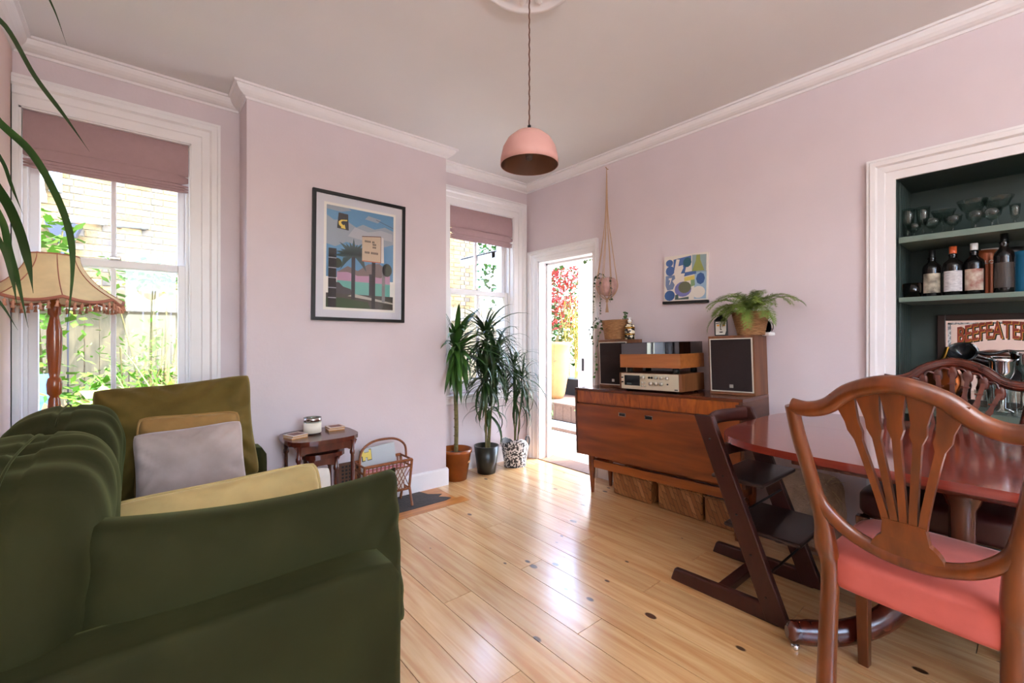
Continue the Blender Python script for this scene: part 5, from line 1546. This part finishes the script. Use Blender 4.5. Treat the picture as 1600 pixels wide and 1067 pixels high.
# ================================================================ alcove shelves and what stands on them
def shelf(z, th, label, x0=XR + 0.006):
    o = MB().box((x0, AY0 + 0.003, z - th), (XR + AD - 0.002, AY1 - 0.012, z)).build('alcove_shelf', M_SHELF, None, bevel=0.002)
    return tag(o, label, 'shelf')
Z1, Z2, Z3 = 1.648, 1.348, 0.80
shelf(Z1, 0.029, 'sage painted alcove shelf carrying the stemmed glasses')
shelf(Z2, 0.023, 'sage painted alcove shelf carrying the bottles')
shelf(Z3, 0.03, 'sage painted alcove counter below the advertising mirror', XR + 0.03)
def glass(px, x, h, kind, label):
    p = PX(px, 360, x)
    t = thing('drinking_glass', label, 'glass', (x, p.y, Z1 + 0.001), group='stemmed glasses on the top alcove shelf')
    if kind == 'coupe':
        r = h * 0.35
        pr = [(0, 0), (h * 0.22, 0), (h * 0.22, 0.002), (0.004, 0.007), (0.0032, h * 0.55), (0.012, h * 0.60), (r * 0.7, h * 0.72), (r, h * 0.98), (r + 0.001, h), (r - 0.001, h), (r * 0.68, h * 0.735), (0.008, h * 0.63), (0, h * 0.625)]
    elif kind == 'small':
        r = h * 0.40
        pr = [(0, 0), (h * 0.28, 0), (h * 0.28, 0.002), (0.004, 0.006), (0.0035, h * 0.38), (0.014, h * 0.44), (r * 0.85, h * 0.66), (r, h), (r - 0.0015, h), (r * 0.8, h * 0.68), (0.01, h * 0.47), (0, h * 0.46)]
    else:
        r = h * 0.17
        pr = [(0, 0), (h * 0.19, 0), (h * 0.19, 0.003), (0.006, 0.008), (0.005, h * 0.34), (0.012, h * 0.38), (r * 0.9, h * 0.55), (r, h * 0.8), (r * 1.05, h), (r * 1.0, h), (r * 0.92, h * 0.8), (r * 0.8, h * 0.57), (0, h * 0.42)]
    MB().lathe(pr, 24).build('bowl_and_stem', M_GLASSWARE, t)
for px, x, h, kd, lb in ((1419, 3.02, 0.155, 'goblet', 'tall cut goblet nearest the alcove corner on the top shelf'), (1442, 3.04, 0.158, 'goblet', 'tall cut goblet beside the small coupe on the top shelf'),
                     (1428, 3.00, 0.075, 'small', 'tiny liqueur glass in front of the tall goblets'), (1457, 3.0, 0.088, 'small', 'small coupe glass between goblet and tall coupe'),
                     (1474, 3.08, 0.135, 'coupe', 'tall coupe glass with thin stem behind two small coupes'), (1489, 3.0, 0.085, 'small', 'small coupe glass in front of the tall coupes'),
                     (1519, 3.05, 0.155, 'coupe', 'widest gold rimmed coupe on the top shelf'), (1524, 2.99, 0.09, 'small', 'small coupe glass before the widest coupe'),
                     (1559, 3.05, 0.15, 'coupe', 'wide coupe glass beside the widest coupe'), (1550, 2.985, 0.088, 'small', 'small coupe glass before the wide coupe beside the widest one'), (1586, 3.02, 0.10, 'goblet', 'short goblet after the wide coupes')):
    glass(px, x, h, kd, lb)
def bottle(px, x, h, r, label, cap, lab, cap_h=0.03):
    p = PX(px, 455, x)
    t = thing('bottle', label, 'bottle', (x, p.y, Z2 + 0.001))
    MB().lathe([(0, 0), (r * 0.96, 0), (r, 0.004), (r, h * 0.60), (r * 0.92, h * 0.67), (r * 0.45, h * 0.75), (r * 0.40, h * 0.80), (r * 0.48, h * 0.83), (r * 0.36, h * 0.86), (r * 0.34, h * 0.93), (0, h * 0.93)], 28).build('glass_body', mat('dark_bottle_glass', '#0f0c0b', 0.08), t)
    MB().lathe([(0, h), (r * 0.38, h), (r * 0.38, h - cap_h), (r * 0.34, h - cap_h - 0.003)], 20).build('cap', cap, t)
    if lab:
        q0 = math.atan2(-p.y, -x)
        n = 12
        m = MB()
        for i in range(n):
            a0, a1 = q0 - 1.0 + 2.0 * i / n, q0 - 1.0 + 2.0 * (i + 1) / n
            rr_ = r + 0.0006
            m.add([(rr_ * math.cos(a0), rr_ * math.sin(a0), h * 0.09), (rr_ * math.cos(a1), rr_ * math.sin(a1), h * 0.09), (rr_ * math.cos(a1), rr_ * math.sin(a1), h * 0.5), (rr_ * math.cos(a0), rr_ * math.sin(a0), h * 0.5)], [(0, 1, 2, 3)], True)
        lb_ = m.build('label', lab, t)
    return t
M_LAB1 = mat('rum_label', '#cdbfa6', 0.6, color2='#3a302a', vscale=26)
M_LAB2 = mat('gin_label', '#d8d2d0', 0.6, color2='#a9a2a4', vscale=60, stretch=(1, 1, 4))
M_LAB3 = mat('red_label', '#c9bca8', 0.6, color2='#7a2018', vscale=30)
bottle(1456, 3.04, 0.235, 0.036, 'squat dark bottle with cream and black label', M_BLACK, M_LAB1, 0.05)
bottle(1489, 3.02, 0.24, 0.037, 'dark bottle with orange cap and pale printed label', mat('orange_cap', '#c4562c', 0.4), M_LAB2, 0.034)
bottle(1522, 3.03, 0.245, 0.036, 'dark bottle with white stopper and red figured label', M_PAPER, M_LAB3, 0.03)
bottle(1569, 3.0, 0.275, 0.034, 'tall slim black bottle in front of the black carton', M_BLACK, mat('black_label', '#2c2420', 0.5, color2='#3c3028', vscale=30), 0.06)
def tube_carton(px, x, h, r, label, m_):
    p = PX(px, 455, x)
    t = thing('spirit_carton', label, 'carton', (x, p.y, Z2 + 0.001))
    MB().lathe([(0, 0), (r, 0), (r, h), (0, h)], 32, smooth=False).build('tube', m_, t)
    MB().lathe([(r + 0.0008, h - 0.02), (r + 0.0008, h + 0.002), (0, h + 0.002)], 32).build('lid', m_, t)
    a = math.atan2(-p.y, -x)
    tm = text_mesh('LOTTE', 0.024, M_PAPER, 0.0003)
    # letters laid round the tube, reading left to right as seen from the room
    for v in tm.vertices:
        ang = a - 0.12 + v.co.x / r
        rad = r + 0.001 + v.co.z
        v.co = Vector((rad * math.cos(ang), rad * math.sin(ang), h - 0.065 + v.co.y))
    shared('lettering', tm, t)
    return t
tube_carton(1541, 3.12, 0.215, 0.040, 'copper coloured spirit tube behind the bottles', mat('copper_card', '#8a4522', 0.35, metal=0.4))
tube_carton(1581, 3.19, 0.225, 0.042, 'black spirit tube behind the slim black bottle', mat('black_card', '#1d1a1a', 0.4))
tube_carton(1604, 3.09, 0.19, 0.042, 'teal blue spirit tube at the end of the bottles', mat('teal_card', '#1f5c7a', 0.4))
cdp = PX(1546, 400, 3.2)
cdo = thing('card', 'white card standing behind the copper spirit tube', 'card', (3.22, cdp.y, Z2 + 0.001))
MB().box((-0.002, -0.03, 0), (0.002, 0.03, 0.24)).build('sheet', M_PAPER, cdo)
ap_ = PX(1421, 455, 3.02)
ag = thing('amber_tumbler', 'ribbed amber glass tumbler in the alcove corner', 'glass', (3.02, ap_.y - 0.012, Z2 + 0.001))
MB().lathe([(0, 0), (0.034, 0), (0.038, 0.075), (0.036, 0.075), (0.032, 0.006), (0, 0.006)], 20).build('body', pane_mat('amber_glass', '#b07a18', 0.08), ag)

# advertising mirror, standing on the counter against the alcove's back
MX = XR + AD - 0.012
mm = thing('advertising_mirror', 'framed advertising mirror with red BEEFEATER lettering in the alcove', 'mirror', (MX, 0, Z3))
MYL, MYR, MZB, MZT = 0.352, -0.38, 0.0, 0.468
def mbox(y0, y1, z0, z1, x0, x1):
    return MB().box((x0, min(y0, y1), z0), (x1, max(y0, y1), z1))
for a in ((MYL, MYL - 0.032, 0.001, MZT), (MYR, MYR + 0.032, 0.001, MZT), (MYL - 0.032, MYR + 0.032, MZT - 0.032, MZT), (MYL - 0.032, MYR + 0.032, 0.001, 0.033)):
    mbox(*a, -0.012, 0.010).build('frame', mat('mirror_frame', '#2a1710', 0.4), mm, bevel=0.003)
mir = mbox(MYL - 0.032, MYR + 0.032, 0.033, MZT - 0.032, -0.003, 0.0).build('mirror_glass', mat('silvered_glass', '#e6e6e6', 0.03, metal=1.0), mm)
bd = MB()
for a in ((MYL - 0.04, MYR + 0.04, MZT - 0.052, MZT - 0.042), (MYL - 0.04, MYL - 0.052, 0.045, MZT - 0.042), (MYR + 0.04, MYR + 0.052, 0.045, MZT - 0.042)):
    bd.box((-0.0042, min(a[0], a[1]), a[2]), (-0.0032, max(a[0], a[1]), a[3]))
bd.build('etched_border', speckle_mat('etched_silver', '#8f9496', '#e4e6e6', 120, 0.5), mir)
tsh = text_mesh('BEEFEATER', 0.125, M_BLACK, 0.0005, 0.004)
tfr = text_mesh('BEEFEATER', 0.125, mat('mirror_red', '#8e3423', 0.4), 0.0005, 0.0015)
tgo = text_mesh('BEEFEATER', 0.125, M_BRASS, 0.0005, 0.0035)
for me, dx, dy, dz in ((tsh, -0.0045, 0.006, -0.006), (tgo, -0.0058, 0.0015, -0.0015), (tfr, -0.0070, 0, 0)):
    for v in me.vertices:
        # letters rise a little towards the middle of the word
        x_, y_ = v.co.x, v.co.y
        v.co = Vector((dx - v.co.z, (MYL - 0.072) - x_ * 0.40 - dy, 0.318 + y_ * 0.95 + 0.03 * math.sin(min(1, x_ / 0.8) * PI) + dz))
    shared('lettering', me, mir)
arc = MB()
pts0 = [(0.10 - 0.42 * i / 14, 0.19 + 0.085 * math.sin(PI * i / 14)) for i in range(15)]
for (ya, za), (yb_, zb_) in zip(pts0, pts0[1:]):
    arc.add([(-0.0045, ya, 0.14), (-0.0045, yb_, 0.14), (-0.0045, yb_, zb_), (-0.0045, ya, za)], [(0, 1, 2, 3)])
arc.build('printed_arch', M_BLACK, mir)

def at_counter(px, x):
    return PX(px, 600, x).y
cp = thing('copper_pan', 'round copper pan leaning in the alcove corner', 'pan', (3.09, at_counter(1452, 3.09) - 0.005, Z3 + 0.124), (0, math.radians(-72), math.radians(-28)))
MB().lathe([(0, 0.0), (0.095, 0.0), (0.112, 0.012), (0.116, 0.04), (0.113, 0.04), (0.109, 0.014), (0.092, 0.004), (0, 0.004)], 40, M=MR(PI, 4, 'X')).build('bowl', M_COPPER, cp)
MB().tube([(0.112, 0, -0.03), (0.15, 0, -0.045), (0.20, 0, -0.05)], 0.006, 8, flat=(1, 1.6)).build('handle', M_BRASS, cp)
bp = thing('ladle', 'black ladle with long curved handle leaning behind the copper pan', 'ladle', (3.18, at_counter(1502, 3.18), Z3 + 0.275), (0, math.radians(-60), 0))
MB().lathe([(0, -0.035), (0.03, -0.03), (0.05, -0.012), (0.055, 0.006), (0.051, 0.006), (0.046, -0.010), (0, -0.03)], 28).build('bowl', mat('black_enamel', '#15181b', 0.2), bp)
MB().tube(spline([(0.0, -0.05, 0.0), (-0.005, -0.10, -0.006), (0.015, -0.15, -0.01), (0.010, -0.20, -0.012)], 6), [0.006] * 19, 8).build('handle', mat('black_enamel', '#15181b', 0.2), bp)
def tumbler(px, x, h, r, label, nm='glass_candlestick', z=Z3, flare=1.25):
    t = thing(nm, label, 'glassware', (x, at_counter(px, x), z + 0.001))
    m = MB()
    def f(u, v):
        a = 2 * PI * u
        rr_ = r * (0.8 + (flare - 0.8) * v) * (1 + 0.03 * math.cos(16 * a))
        return Vector((rr_ * math.cos(a), rr_ * math.sin(a), h * v))
    m.grid(f, 48, 6, wrap_u=True); m.lathe([(0, 0.004), (r * 0.8, 0.0)], 24)
    m.build('body', M_GLASSWARE, t)
    return t
tumbler(1560, 2.99, 0.13, 0.036, 'wide cut glass bowl on the counter behind the carved chair', 'cut_glass_bowl')
tumbler(1595, 2.985, 0.125, 0.034, 'ribbed glass jug beside the wide cut glass bowl', 'cut_glass_jug')
tumbler(1536, 3.06, 0.10, 0.024, 'small ribbed tumbler behind the cut glass bowl', 'glass_tumbler')
gs = thing('silver_goblet', 'silver plated footed bowl before the advertising mirror', 'goblet', (3.09, at_counter(1566, 3.09), Z3 + 0.001))
MB().lathe([(0, 0), (0.04, 0), (0.038, 0.008), (0.012, 0.02), (0.01, 0.14), (0.03, 0.16), (0.042, 0.19), (0.044, 0.235), (0.055, 0.25), (0.05, 0.25), (0.038, 0.235), (0, 0.18)], 28).build('body', M_CHROME, gs)
gs2 = thing('silver_goblet', 'tall silver plated goblet at the end of the counter', 'goblet', (3.19, at_counter(1600, 3.19), Z3 + 0.001))
MB().lathe([(0, 0), (0.04, 0), (0.038, 0.008), (0.012, 0.02), (0.01, 0.18), (0.03, 0.20), (0.042, 0.23), (0.044, 0.27), (0.052, 0.285), (0.047, 0.285), (0.038, 0.27), (0, 0.22)], 28).build('body', M_CHROME, gs2)

# ================================================================ garden
g = MB()
g.box((-6, YW + T, -0.25), (12, 14, -0.06))
struct(g.build('ground', M_GROUND))
struct(MB().box((XR + 0.14, -3, -0.25), (12, YW + T, -0.062)).build('ground_side', M_PAVE))

BY = 6.7
BL, BH, BG = 0.225, 0.075, 0.010
brick_wall = struct(MB().box((-2.8, BY, -0.06), (4.75, BY + 0.22, 5.2)).build('wall_neighbour', M_MORTAR))
bmesh_full = MB().box((0, -0.010, 0), (BL - BG, 0.004, BH - BG)).mesh('brick'); bmesh_full.materials.append(M_BRICK)
bmesh_half = MB().box((0, -0.010, 0), (BL / 2 - BG, 0.004, BH - BG)).mesh('brick'); bmesh_half.materials.append(mat('dark_header_brick', '#6f6558', 0.9, var=0.3, vscale=9, objrand=0.3))
rest = MB()
rb = random.Random(4)
row = 0
z = 0.0
nb = 0
while z < 5.1:
    x = -2.8 + (0 if row % 2 == 0 else -BL * 0.5 + 0.03)
    i = 0
    while x < 4.74:
        header = (i % 2 == 1)
        Lb = BL / 2 if header else BL
        x1 = min(x + Lb - BG, 4.75); x0 = max(x, -2.8)
        if x1 - x0 > 0.03:
            seen = (1.45 < z < 3.2 and (-0.98 < x0 and x1 < 0.66)) or (1.7 < z < 3.2 and x0 > 4.25)
            if seen and x1 - x0 > (Lb - BG) * 0.98 and nb < 298:
                shared('brick', bmesh_half if header else bmesh_full, brick_wall, loc=(x0, BY - rb.uniform(0.0, 0.004), z), rot=(0, rb.uniform(-0.01, 0.01), 0)); nb += 1
            else:
                rest.box((x0, BY - 0.010 - rb.uniform(0, 0.004), z), (x1, BY + 0.004, z + BH - BG))
        x += Lb; i += 1
    z += BH; row += 1
ro = rest.build('brickwork', M_BRICK, brick_wall); ro['kind'] = 'stuff'

FY = 5.72
fence = thing('garden_fence', 'tall weathered board fence with capping rail along the flower bed', 'fence', (0, FY, 0))
fb = MB().box((0, -0.008, -0.06), (0.098, 0.008, 1.60)).mesh('board'); fb.materials.append(M_FENCE)
rb = random.Random(9)
for i in range(72):
    shared('board', fb, fence, loc=(-2.6 + i * 0.106, rb.uniform(-0.004, 0.004), rb.uniform(-0.01, 0.01)), rot=(0, rb.uniform(-0.006, 0.006), 0))
MB().box((-2.6, -0.05, 1.40), (5.05, -0.009, 1.47)).build('rail', mat('fence_rail', '#7d786e', 0.9, var=0.2, vscale=8), fence)
MB().box((-2.6, -0.04, 0.4), (5.05, -0.009, 0.47)).build('rail', M_FENCE, fence)
for i in range(5):
    MB().box((-2.5 + i * 1.8, 0.01, -0.06), (-2.42 + i * 1.8, 0.09, 1.62)).build('post', M_FENCE, fence)

PYW = BY - 0.06
def pipe(name, a, b, r, m_, label):
    pa, pb = PY(*a, PYW), PY(*b, PYW)
    o = thing(name, label, 'pipe', pa)
    MB().tube([(0, 0, 0), pb - pa], r, 14).build('pipe', m_, o)
    for q in (0.12, 0.85):
        c = (pb - pa) * q
        MB().tube([c - (pb - pa).normalized() * 0.02, c + (pb - pa).normalized() * 0.02], r * 1.18, 14).build('collar', m_, o)
        MB().box((-0.02, 0, -0.02), (0.02, 0.07, 0.02), Matrix.Translation(c)).build('bracket', m_, o)
    return o
M_PIPEW = mat('white_pipe', '#dcdcdc', 0.5); M_PIPEG = mat('grey_pipe', '#9aa4b4', 0.5)
pipe('drainpipe', (56, 240), (68, 316), 0.028, M_PIPEW, 'white sloping waste pipe on the brick wall')
pipe('drainpipe', (87, 180), (87, 300), 0.05, M_PIPEG, 'pale grey upright downpipe on the brick wall')
pipe('drainpipe', (106, 343), (168, 348), 0.028, M_PIPEW, 'white level waste pipe above the hopper')
pipe('drainpipe', (180, 352), (232, 356), 0.022, mat('lead_pipe', '#77756f', 0.6), 'thin grey level pipe across the brick wall')
hpos = PY(100, 356, PYW - 0.04)
hop = thing('hopper', 'dark grey rain hopper under the white waste pipe', 'hopper', hpos)
MB().hexa([(-0.07, -0.06, -0.14), (0.07, -0.06, -0.14), (0.07, 0.09, -0.14), (-0.07, 0.09, -0.14)], [(-0.14, -0.09, 0.04), (0.14, -0.09, 0.04), (0.14, 0.09, 0.04), (-0.14, 0.09, 0.04)]).build('bowl', mat('hopper_grey', '#474a56', 0.5), hop)
MB().tube([(0, 0.02, -0.14), (0, 0.02, -hpos.z - 0.06)], 0.045, 12).build('outlet', mat('hopper_grey', '#474a56', 0.5), hop)
pa = PY(202, 455, 6.25); pb = PY(270, 434, 6.25)
shed = thing('bin_store', 'low grey felted bin store behind the fence', 'shed', ((pa.x + pb.x) / 2, 6.28, -0.06))
wd = (pb.x - pa.x) / 2
MB().box((-wd, -0.25, 0), (wd, 0.25, pb.z - 0.0)).build('body', mat('grey_board', '#74747a', 0.8), shed)
MB().box((-wd - 0.02, -0.28, pb.z), (wd + 0.02, 0.28, pb.z + 0.04)).build('roof', mat('grey_felt', '#5c5c62', 0.9), shed)

def leaves(mb, c, r, n, s_, rr, shape=1.0, low=None):
    for i in range(n):
        v = Vector((rr.gauss(0, 1), rr.gauss(0, 1), rr.gauss(0, 1)))
        if v.length < 1e-3: continue
        v = v.normalized() * (rr.random() ** (1 / 2.4))
        p = Vector((c[0] + v.x * r[0], c[1] + v.y * r[1], c[2] + v.z * r[2]))
        if low is not None and p.z < low: p.z = low + rr.random() * 0.05
        d = Vector((rr.uniform(-1, 1), rr.uniform(-1, 1), rr.uniform(-0.9, 0.5))).normalized()
        nn = Vector((rr.uniform(-0.6, 0.6), rr.uniform(-0.6, 0.6), 1)).normalized()
        sd = d.cross(nn).normalized()
        q = s_ * rr.uniform(0.6, 1.3)
        mb.add([p, p + d * q * 0.45 + sd * q * 0.32 * shape, p + d * q, p + d * q * 0.45 - sd * q * 0.32 * shape], [(0, 1, 2, 3)])
def shrub(name, label, c, clumps, m_, seed, stems=5, cat='shrub', m_stem=None):
    rr = random.Random(seed)
    t = thing(name, label, cat, (c[0], c[1], -0.06))
    f = MB()
    for (dx, dy, zc_, rx_, ry_, rz_, n, s_, sh_) in clumps:
        leaves(f, (dx, dy, zc_ + 0.06), (rx_, ry_, rz_), n, s_, rr, sh_, 0.03)
    f.build('foliage', m_, t)
    for i in range(stems):
        dx, dy, zc_, rx_, ry_, rz_ = clumps[i % len(clumps)][:6]
        a = rr.uniform(0, 6.28)
        MB().tube(spline([(rr.uniform(-.06, .06), rr.uniform(-.06, .06), 0), (dx * 0.5 + 0.05 * math.cos(a), dy * 0.5, zc_ * 0.5), (dx + rx_ * 0.5 * math.cos(a), dy + ry_ * 0.5 * math.sin(a), zc_ + rz_ * 0.6)], 5), [0.010] * 8 + [0.006] * 3, 6).build('stem', m_stem or M_STEM, t)
    return t
shrub('leafy_shrub', 'light green shrub climbing high beside the drainpipe', (-0.62, 5.3), [(0, 0, 1.9, 0.28, 0.2, 0.35, 120, 0.11, 1.3), (0.1, 0, 1.45, 0.4, 0.25, 0.3, 200, 0.09, 1.2), (0.0, 0, 0.8, 0.3, 0.25, 0.5, 150, 0.09, 1.2)], M_GLEAF, 1, 7)
shrub('leafy_shrub', 'spreading green shrub growing over the fence top', (0.12, 5.35), [(-0.15, 0, 1.75, 0.35, 0.2, 0.16, 160, 0.07, 1.1), (0.25, 0, 1.72, 0.35, 0.2, 0.20, 170, 0.07, 1.1), (0, 0, 1.0, 0.15, 0.15, 0.5, 60, 0.07, 1.1)], M_GLEAF, 2, 8)
shrub('flower_bed_plant', 'loose pale green perennial in front of the fence', (-0.1, 4.75), [(0, 0, 0.55, 0.5, 0.35, 0.4, 900, 0.09, 0.7), (0.1, 0, 0.95, 0.4, 0.25, 0.3, 320, 0.06, 0.4)], M_GLEAF, 3, 8, 'plant')
shrub('flower_bed_plant', 'broad leaved plant low in the bed below the window', (0.05, 4.15), [(0, 0, 0.5, 0.55, 0.3, 0.30, 520, 0.12, 1.4)], mat('bright_leaf', '#a9bd5a', 0.6, var=0.25, vscale=4), 4, 6, 'plant')
shrub('flower_bed_plant', 'russet stemmed plant low in the bed by the blue chair', (-0.34, 4.05), [(0, 0, 0.5, 0.25, 0.25, 0.26, 160, 0.09, 1.0)], mat('russet_leaf', '#b58a5a', 0.7, var=0.3, vscale=4), 5, 6, 'plant')
ir = thing('iris_clump', 'clump of upright sword shaped iris leaves in the bed', 'plant', (0.27, 4.35, -0.06))
rr = random.Random(8)
ms = [leaf_mesh(1.15 * q, 0.035, 0.35 * q, m=mat('iris_leaf', '#7ba64a', 0.5, var=0.2, vscale=4)) for q in (0.8, 0.95, 1.1)]
for i in range(26):
    shared('blade', ms[i % 3], ir, loc=(rr.uniform(-0.12, 0.12), rr.uniform(-0.1, 0.1), 0), rot=(0, -rr.uniform(1.25, 1.6), rr.uniform(0, 6.28)))
bc = thing('garden_chair', 'blue and white folding garden chair by the flower bed', 'chair', (-0.60, 4.62, -0.06), (0, 0, math.radians(20)))
MBL = mat('blue_canvas', '#3a6aa8', 0.7)
for s_ in (-1, 1):
    MB().tube([(s_ * 0.2, -0.2, 0), (s_ * 0.2, 0.25, 0.95)], 0.011, 8).build('leg', M_PIPEW, bc)
    MB().tube([(s_ * 0.18, 0.25, 0), (s_ * 0.18, -0.2, 0.45)], 0.011, 8).build('leg', M_PIPEW, bc)
MB().box((-0.19, -0.2, 0.44), (0.19, 0.12, 0.455)).build('seat', MBL, bc)
MB().box((-0.19, -0.006, 0.0), (0.19, 0.006, 0.33), Matrix.Translation((0, 0.12, 0.63)) @ MR(-0.45, 4, 'X')).build('backrest', MBL, bc)

shrub('garden_tree', 'green leafy tree beyond the end of the brick wall', (6.3, 7.4), [(0, 0, 3.2, 1.1, 1.0, 1.3, 1900, 0.14, 1.0), (0.2, 0, 1.9, 0.9, 0.8, 0.8, 900, 0.13, 1.0)], M_GLEAF2, 6, 5, 'tree')
shrub('leafy_shrub', 'low green bush below the far sash window', (2.75, 4.7), [(0, 0, 0.45, 0.4, 0.3, 0.45, 360, 0.09, 1.0)], M_GLEAF, 7, 5)

# side yard beyond the garden door
dk = thing('garden_deck', 'raised timber deck with plank risers beyond the garden door', 'deck', (0, 0, 0))
DKX = 4.2
for i in range(8):
    MB().box((0, -0.066, 0), (0.02, 0.066, 0.20)).build('riser_plank', M_DECK, dk, loc=(DKX, 3.35 + i * 0.137, 0.07), bevel=0.003)
for i in range(12):
    MB().box((0, 3.25, 0.27), (0.134, 5.02, 0.295)).build('deck_plank', M_DECK, dk, loc=(DKX - 0.015 + i * 0.14, 0, 0), bevel=0.003)
MB().box((DKX + 0.03, 3.3, -0.06), (5.85, 5.0, 0.265)).build('substructure', M_BLACKM, dk)
st = thing('paved_step', 'pale paved step in front of the deck', 'step', (0, 0, 0))
MB().box((3.98, 2.6, -0.062), (DKX - 0.002, 5.2, 0.065)).build('slab', M_PAVE, st, bevel=0.006)
MB().box((3.965, 2.6, -0.062), (3.98, 5.2, 0.03)).build('riser', M_DECK, st)
struct(MB().box((XR + 0.2, 2.0, -0.0615), (3.965, 5.2, -0.004)).build('ground_landing', M_PAVE))
tp = thing('terracotta_urn', 'large weathered terracotta urn on the deck', 'urn', (4.50, 4.42, 0.2955))
MB().lathe([(0, 0), (0.12, 0), (0.15, 0.06), (0.2, 0.35), (0.225, 0.62), (0.215, 0.70), (0.24, 0.74), (0.24, 0.79), (0.20, 0.79), (0.19, 0.70), (0, 0.68)], 36).build('body', M_TERRA2, tp)
bpn = thing('bamboo_planter', 'black trough of golden bamboo on the deck', 'planter', (5.06, 4.52, 0.2955))
MB().hexa([(-0.15, -0.36, 0), (0.15, -0.36, 0), (0.15, 0.30, 0), (-0.15, 0.30, 0)], [(-0.18, -0.40, 0.24), (0.18, -0.40, 0.24), (0.18, 0.34, 0.24), (-0.18, 0.34, 0.24)]).build('trough', mat('black_trough', '#2b2f35', 0.5), bpn, bevel=0.006)
rr = random.Random(31)
fol = MB()
for i in range(26):
    x_, y_ = rr.uniform(-0.12, 0.12), rr.uniform(-0.32, 0.26)
    h_ = rr.uniform(0.7, 1.25)
    lean = Vector((rr.uniform(-0.12, 0.12), rr.uniform(-0.12, 0.12), 0))
    MB().tube([(x_, y_, 0.22), Vector((x_, y_, 0.22)) + lean * 0.5 + Vector((0, 0, h_ * 0.5)), Vector((x_, y_, 0.22)) + lean * 1.4 + Vector((0, 0, h_))], 0.005, 6).build('culm', mat('bamboo_cane', '#b49a4a', 0.6), bpn)
    for k in range(26):
        p = Vector((x_, y_, 0.3)) + lean * rr.random() * 1.4 + Vector((0, 0, h_ * (0.3 + 0.7 * rr.random())))
        d = Vector((rr.uniform(-1, 1), rr.uniform(-1, 1), rr.uniform(-0.9, 0.3))).normalized()
        sd = d.cross(Vector((0, 0, 1))).normalized()
        fol.add([p, p + d * 0.06 + sd * 0.008, p + d * 0.14, p + d * 0.06 - sd * 0.008], [(0, 1, 2, 3)])
fol.build('foliage', M_BAMBOO, bpn)
shrub('red_acer', 'red leaved acer above the bamboo', (5.35, 5.45), [(-0.1, -0.2, 2.15, 0.7, 0.55, 0.55, 1000, 0.10, 0.8), (-0.2, -0.4, 1.6, 0.55, 0.4, 0.35, 500, 0.09, 0.8)], M_ACER, 9, 6, 'tree')
shrub('climber', 'dark green climber covering the fence behind the acer', (6.1, 5.75), [(0, 0, 1.4, 0.5, 0.8, 0.9, 1500, 0.10, 1.2), (-0.2, -0.2, 2.5, 0.5, 0.6, 0.5, 500, 0.09, 1.0)], M_GLEAF2, 10, 5)
wp = thing('flower_pot', 'small white flower pot standing beside the paved step', 'flower pot', (3.86, 3.30, -0.0035))
MB().lathe([(0, 0), (0.055, 0), (0.075, 0.15), (0.085, 0.15), (0.088, 0.19), (0.076, 0.19), (0.068, 0.15), (0, 0.14)], 24).build('pot', mat('white_terracotta', '#d9d2c6', 0.8), wp)
f = MB(); leaves(f, (0, 0, 0.28), (0.09, 0.09, 0.12), 70, 0.05, random.Random(3)); f.build('foliage', M_GLEAF, wp)
# veranda: white post, beam and boarded roof outside the door
vr = thing('veranda', 'white painted veranda post and boarded roof outside the garden door', 'veranda', (0, 0, 0))
MB().box((3.545, 3.0, -0.06), (3.675, 3.13, 1.93)).build('post', M_WHITE, vr, bevel=0.004)
lt = MB().box((3.537, 3.05, 0.80), (3.546, 3.075, 0.93)).build('latch', M_BLACK, vr)
MB().box((3.56, 1.9, 1.93), (3.66, 4.6, 2.03)).build('beam', M_WHITE, vr, bevel=0.004)
MB().box((XR + 0.141, 1.9, 2.03), (XR + 0.20, 4.6, 2.12)).build('wall_plate', M_WHITE, vr)
for i in range(8):
    MB().box((XR + 0.141, 1.9 + i * 0.335, 2.04), (3.70, 1.96 + i * 0.335, 2.10)).build('rafter', M_WHITE, vr)
for i in range(5):
    MB().box((XR + 0.141 + i * 0.113, 1.9, 2.10), (XR + 0.141 + i * 0.113 + 0.108, 4.62, 2.115)).build('roof_board', M_WHITE, vr)
cv = thing('climbing_vine', 'thin climbing vine with heart shaped leaves round the garden doorway', 'vine', (XR + 0.17, DY1 - 0.03, 0))
vine(cv, [(0, 0, -0.0), (0.01, 0.012, 0.5), (0.0, -0.01, 1.0), (0.01, -0.02, 1.4), (0.0, 0.0, 1.7), (0.0, -0.03, 1.84)], 12, 0.055, M_GLEAF2, 5)
vine(cv, [(0.0, -0.03, 1.80), (0.0, -0.15, 1.835), (0.0, -0.35, 1.83), (0.0, -0.5, 1.84)], 7, 0.05, M_GLEAF2, 6)

# lamp body added out of view to carry the ceiling fill light
ul = thing('added_uplighter', 'tall black open bowl floor lamp added unseen behind the camera for fill light', 'lamp', (UPL[0], UPL[1], 0))
MB().lathe([(0, 0), (0.14, 0), (0.14, 0.02), (0.02, 0.03), (0, 0.03)], 28).build('base', M_BLACK, ul)
MB().tube([(0, 0, 0.02), (0, 0, UPL[2] - 0.11)], 0.011, 10).build('pole', M_BLACK, ul)
MB().lathe([(0, -0.12), (0.03, -0.115), (0.11, -0.06), (0.165, 0.0), (0.158, 0.0), (0.105, -0.052), (0.03, -0.10), (0, -0.10)], 32, (0, 0, UPL[2])).build('bowl', M_PAPER, ul)
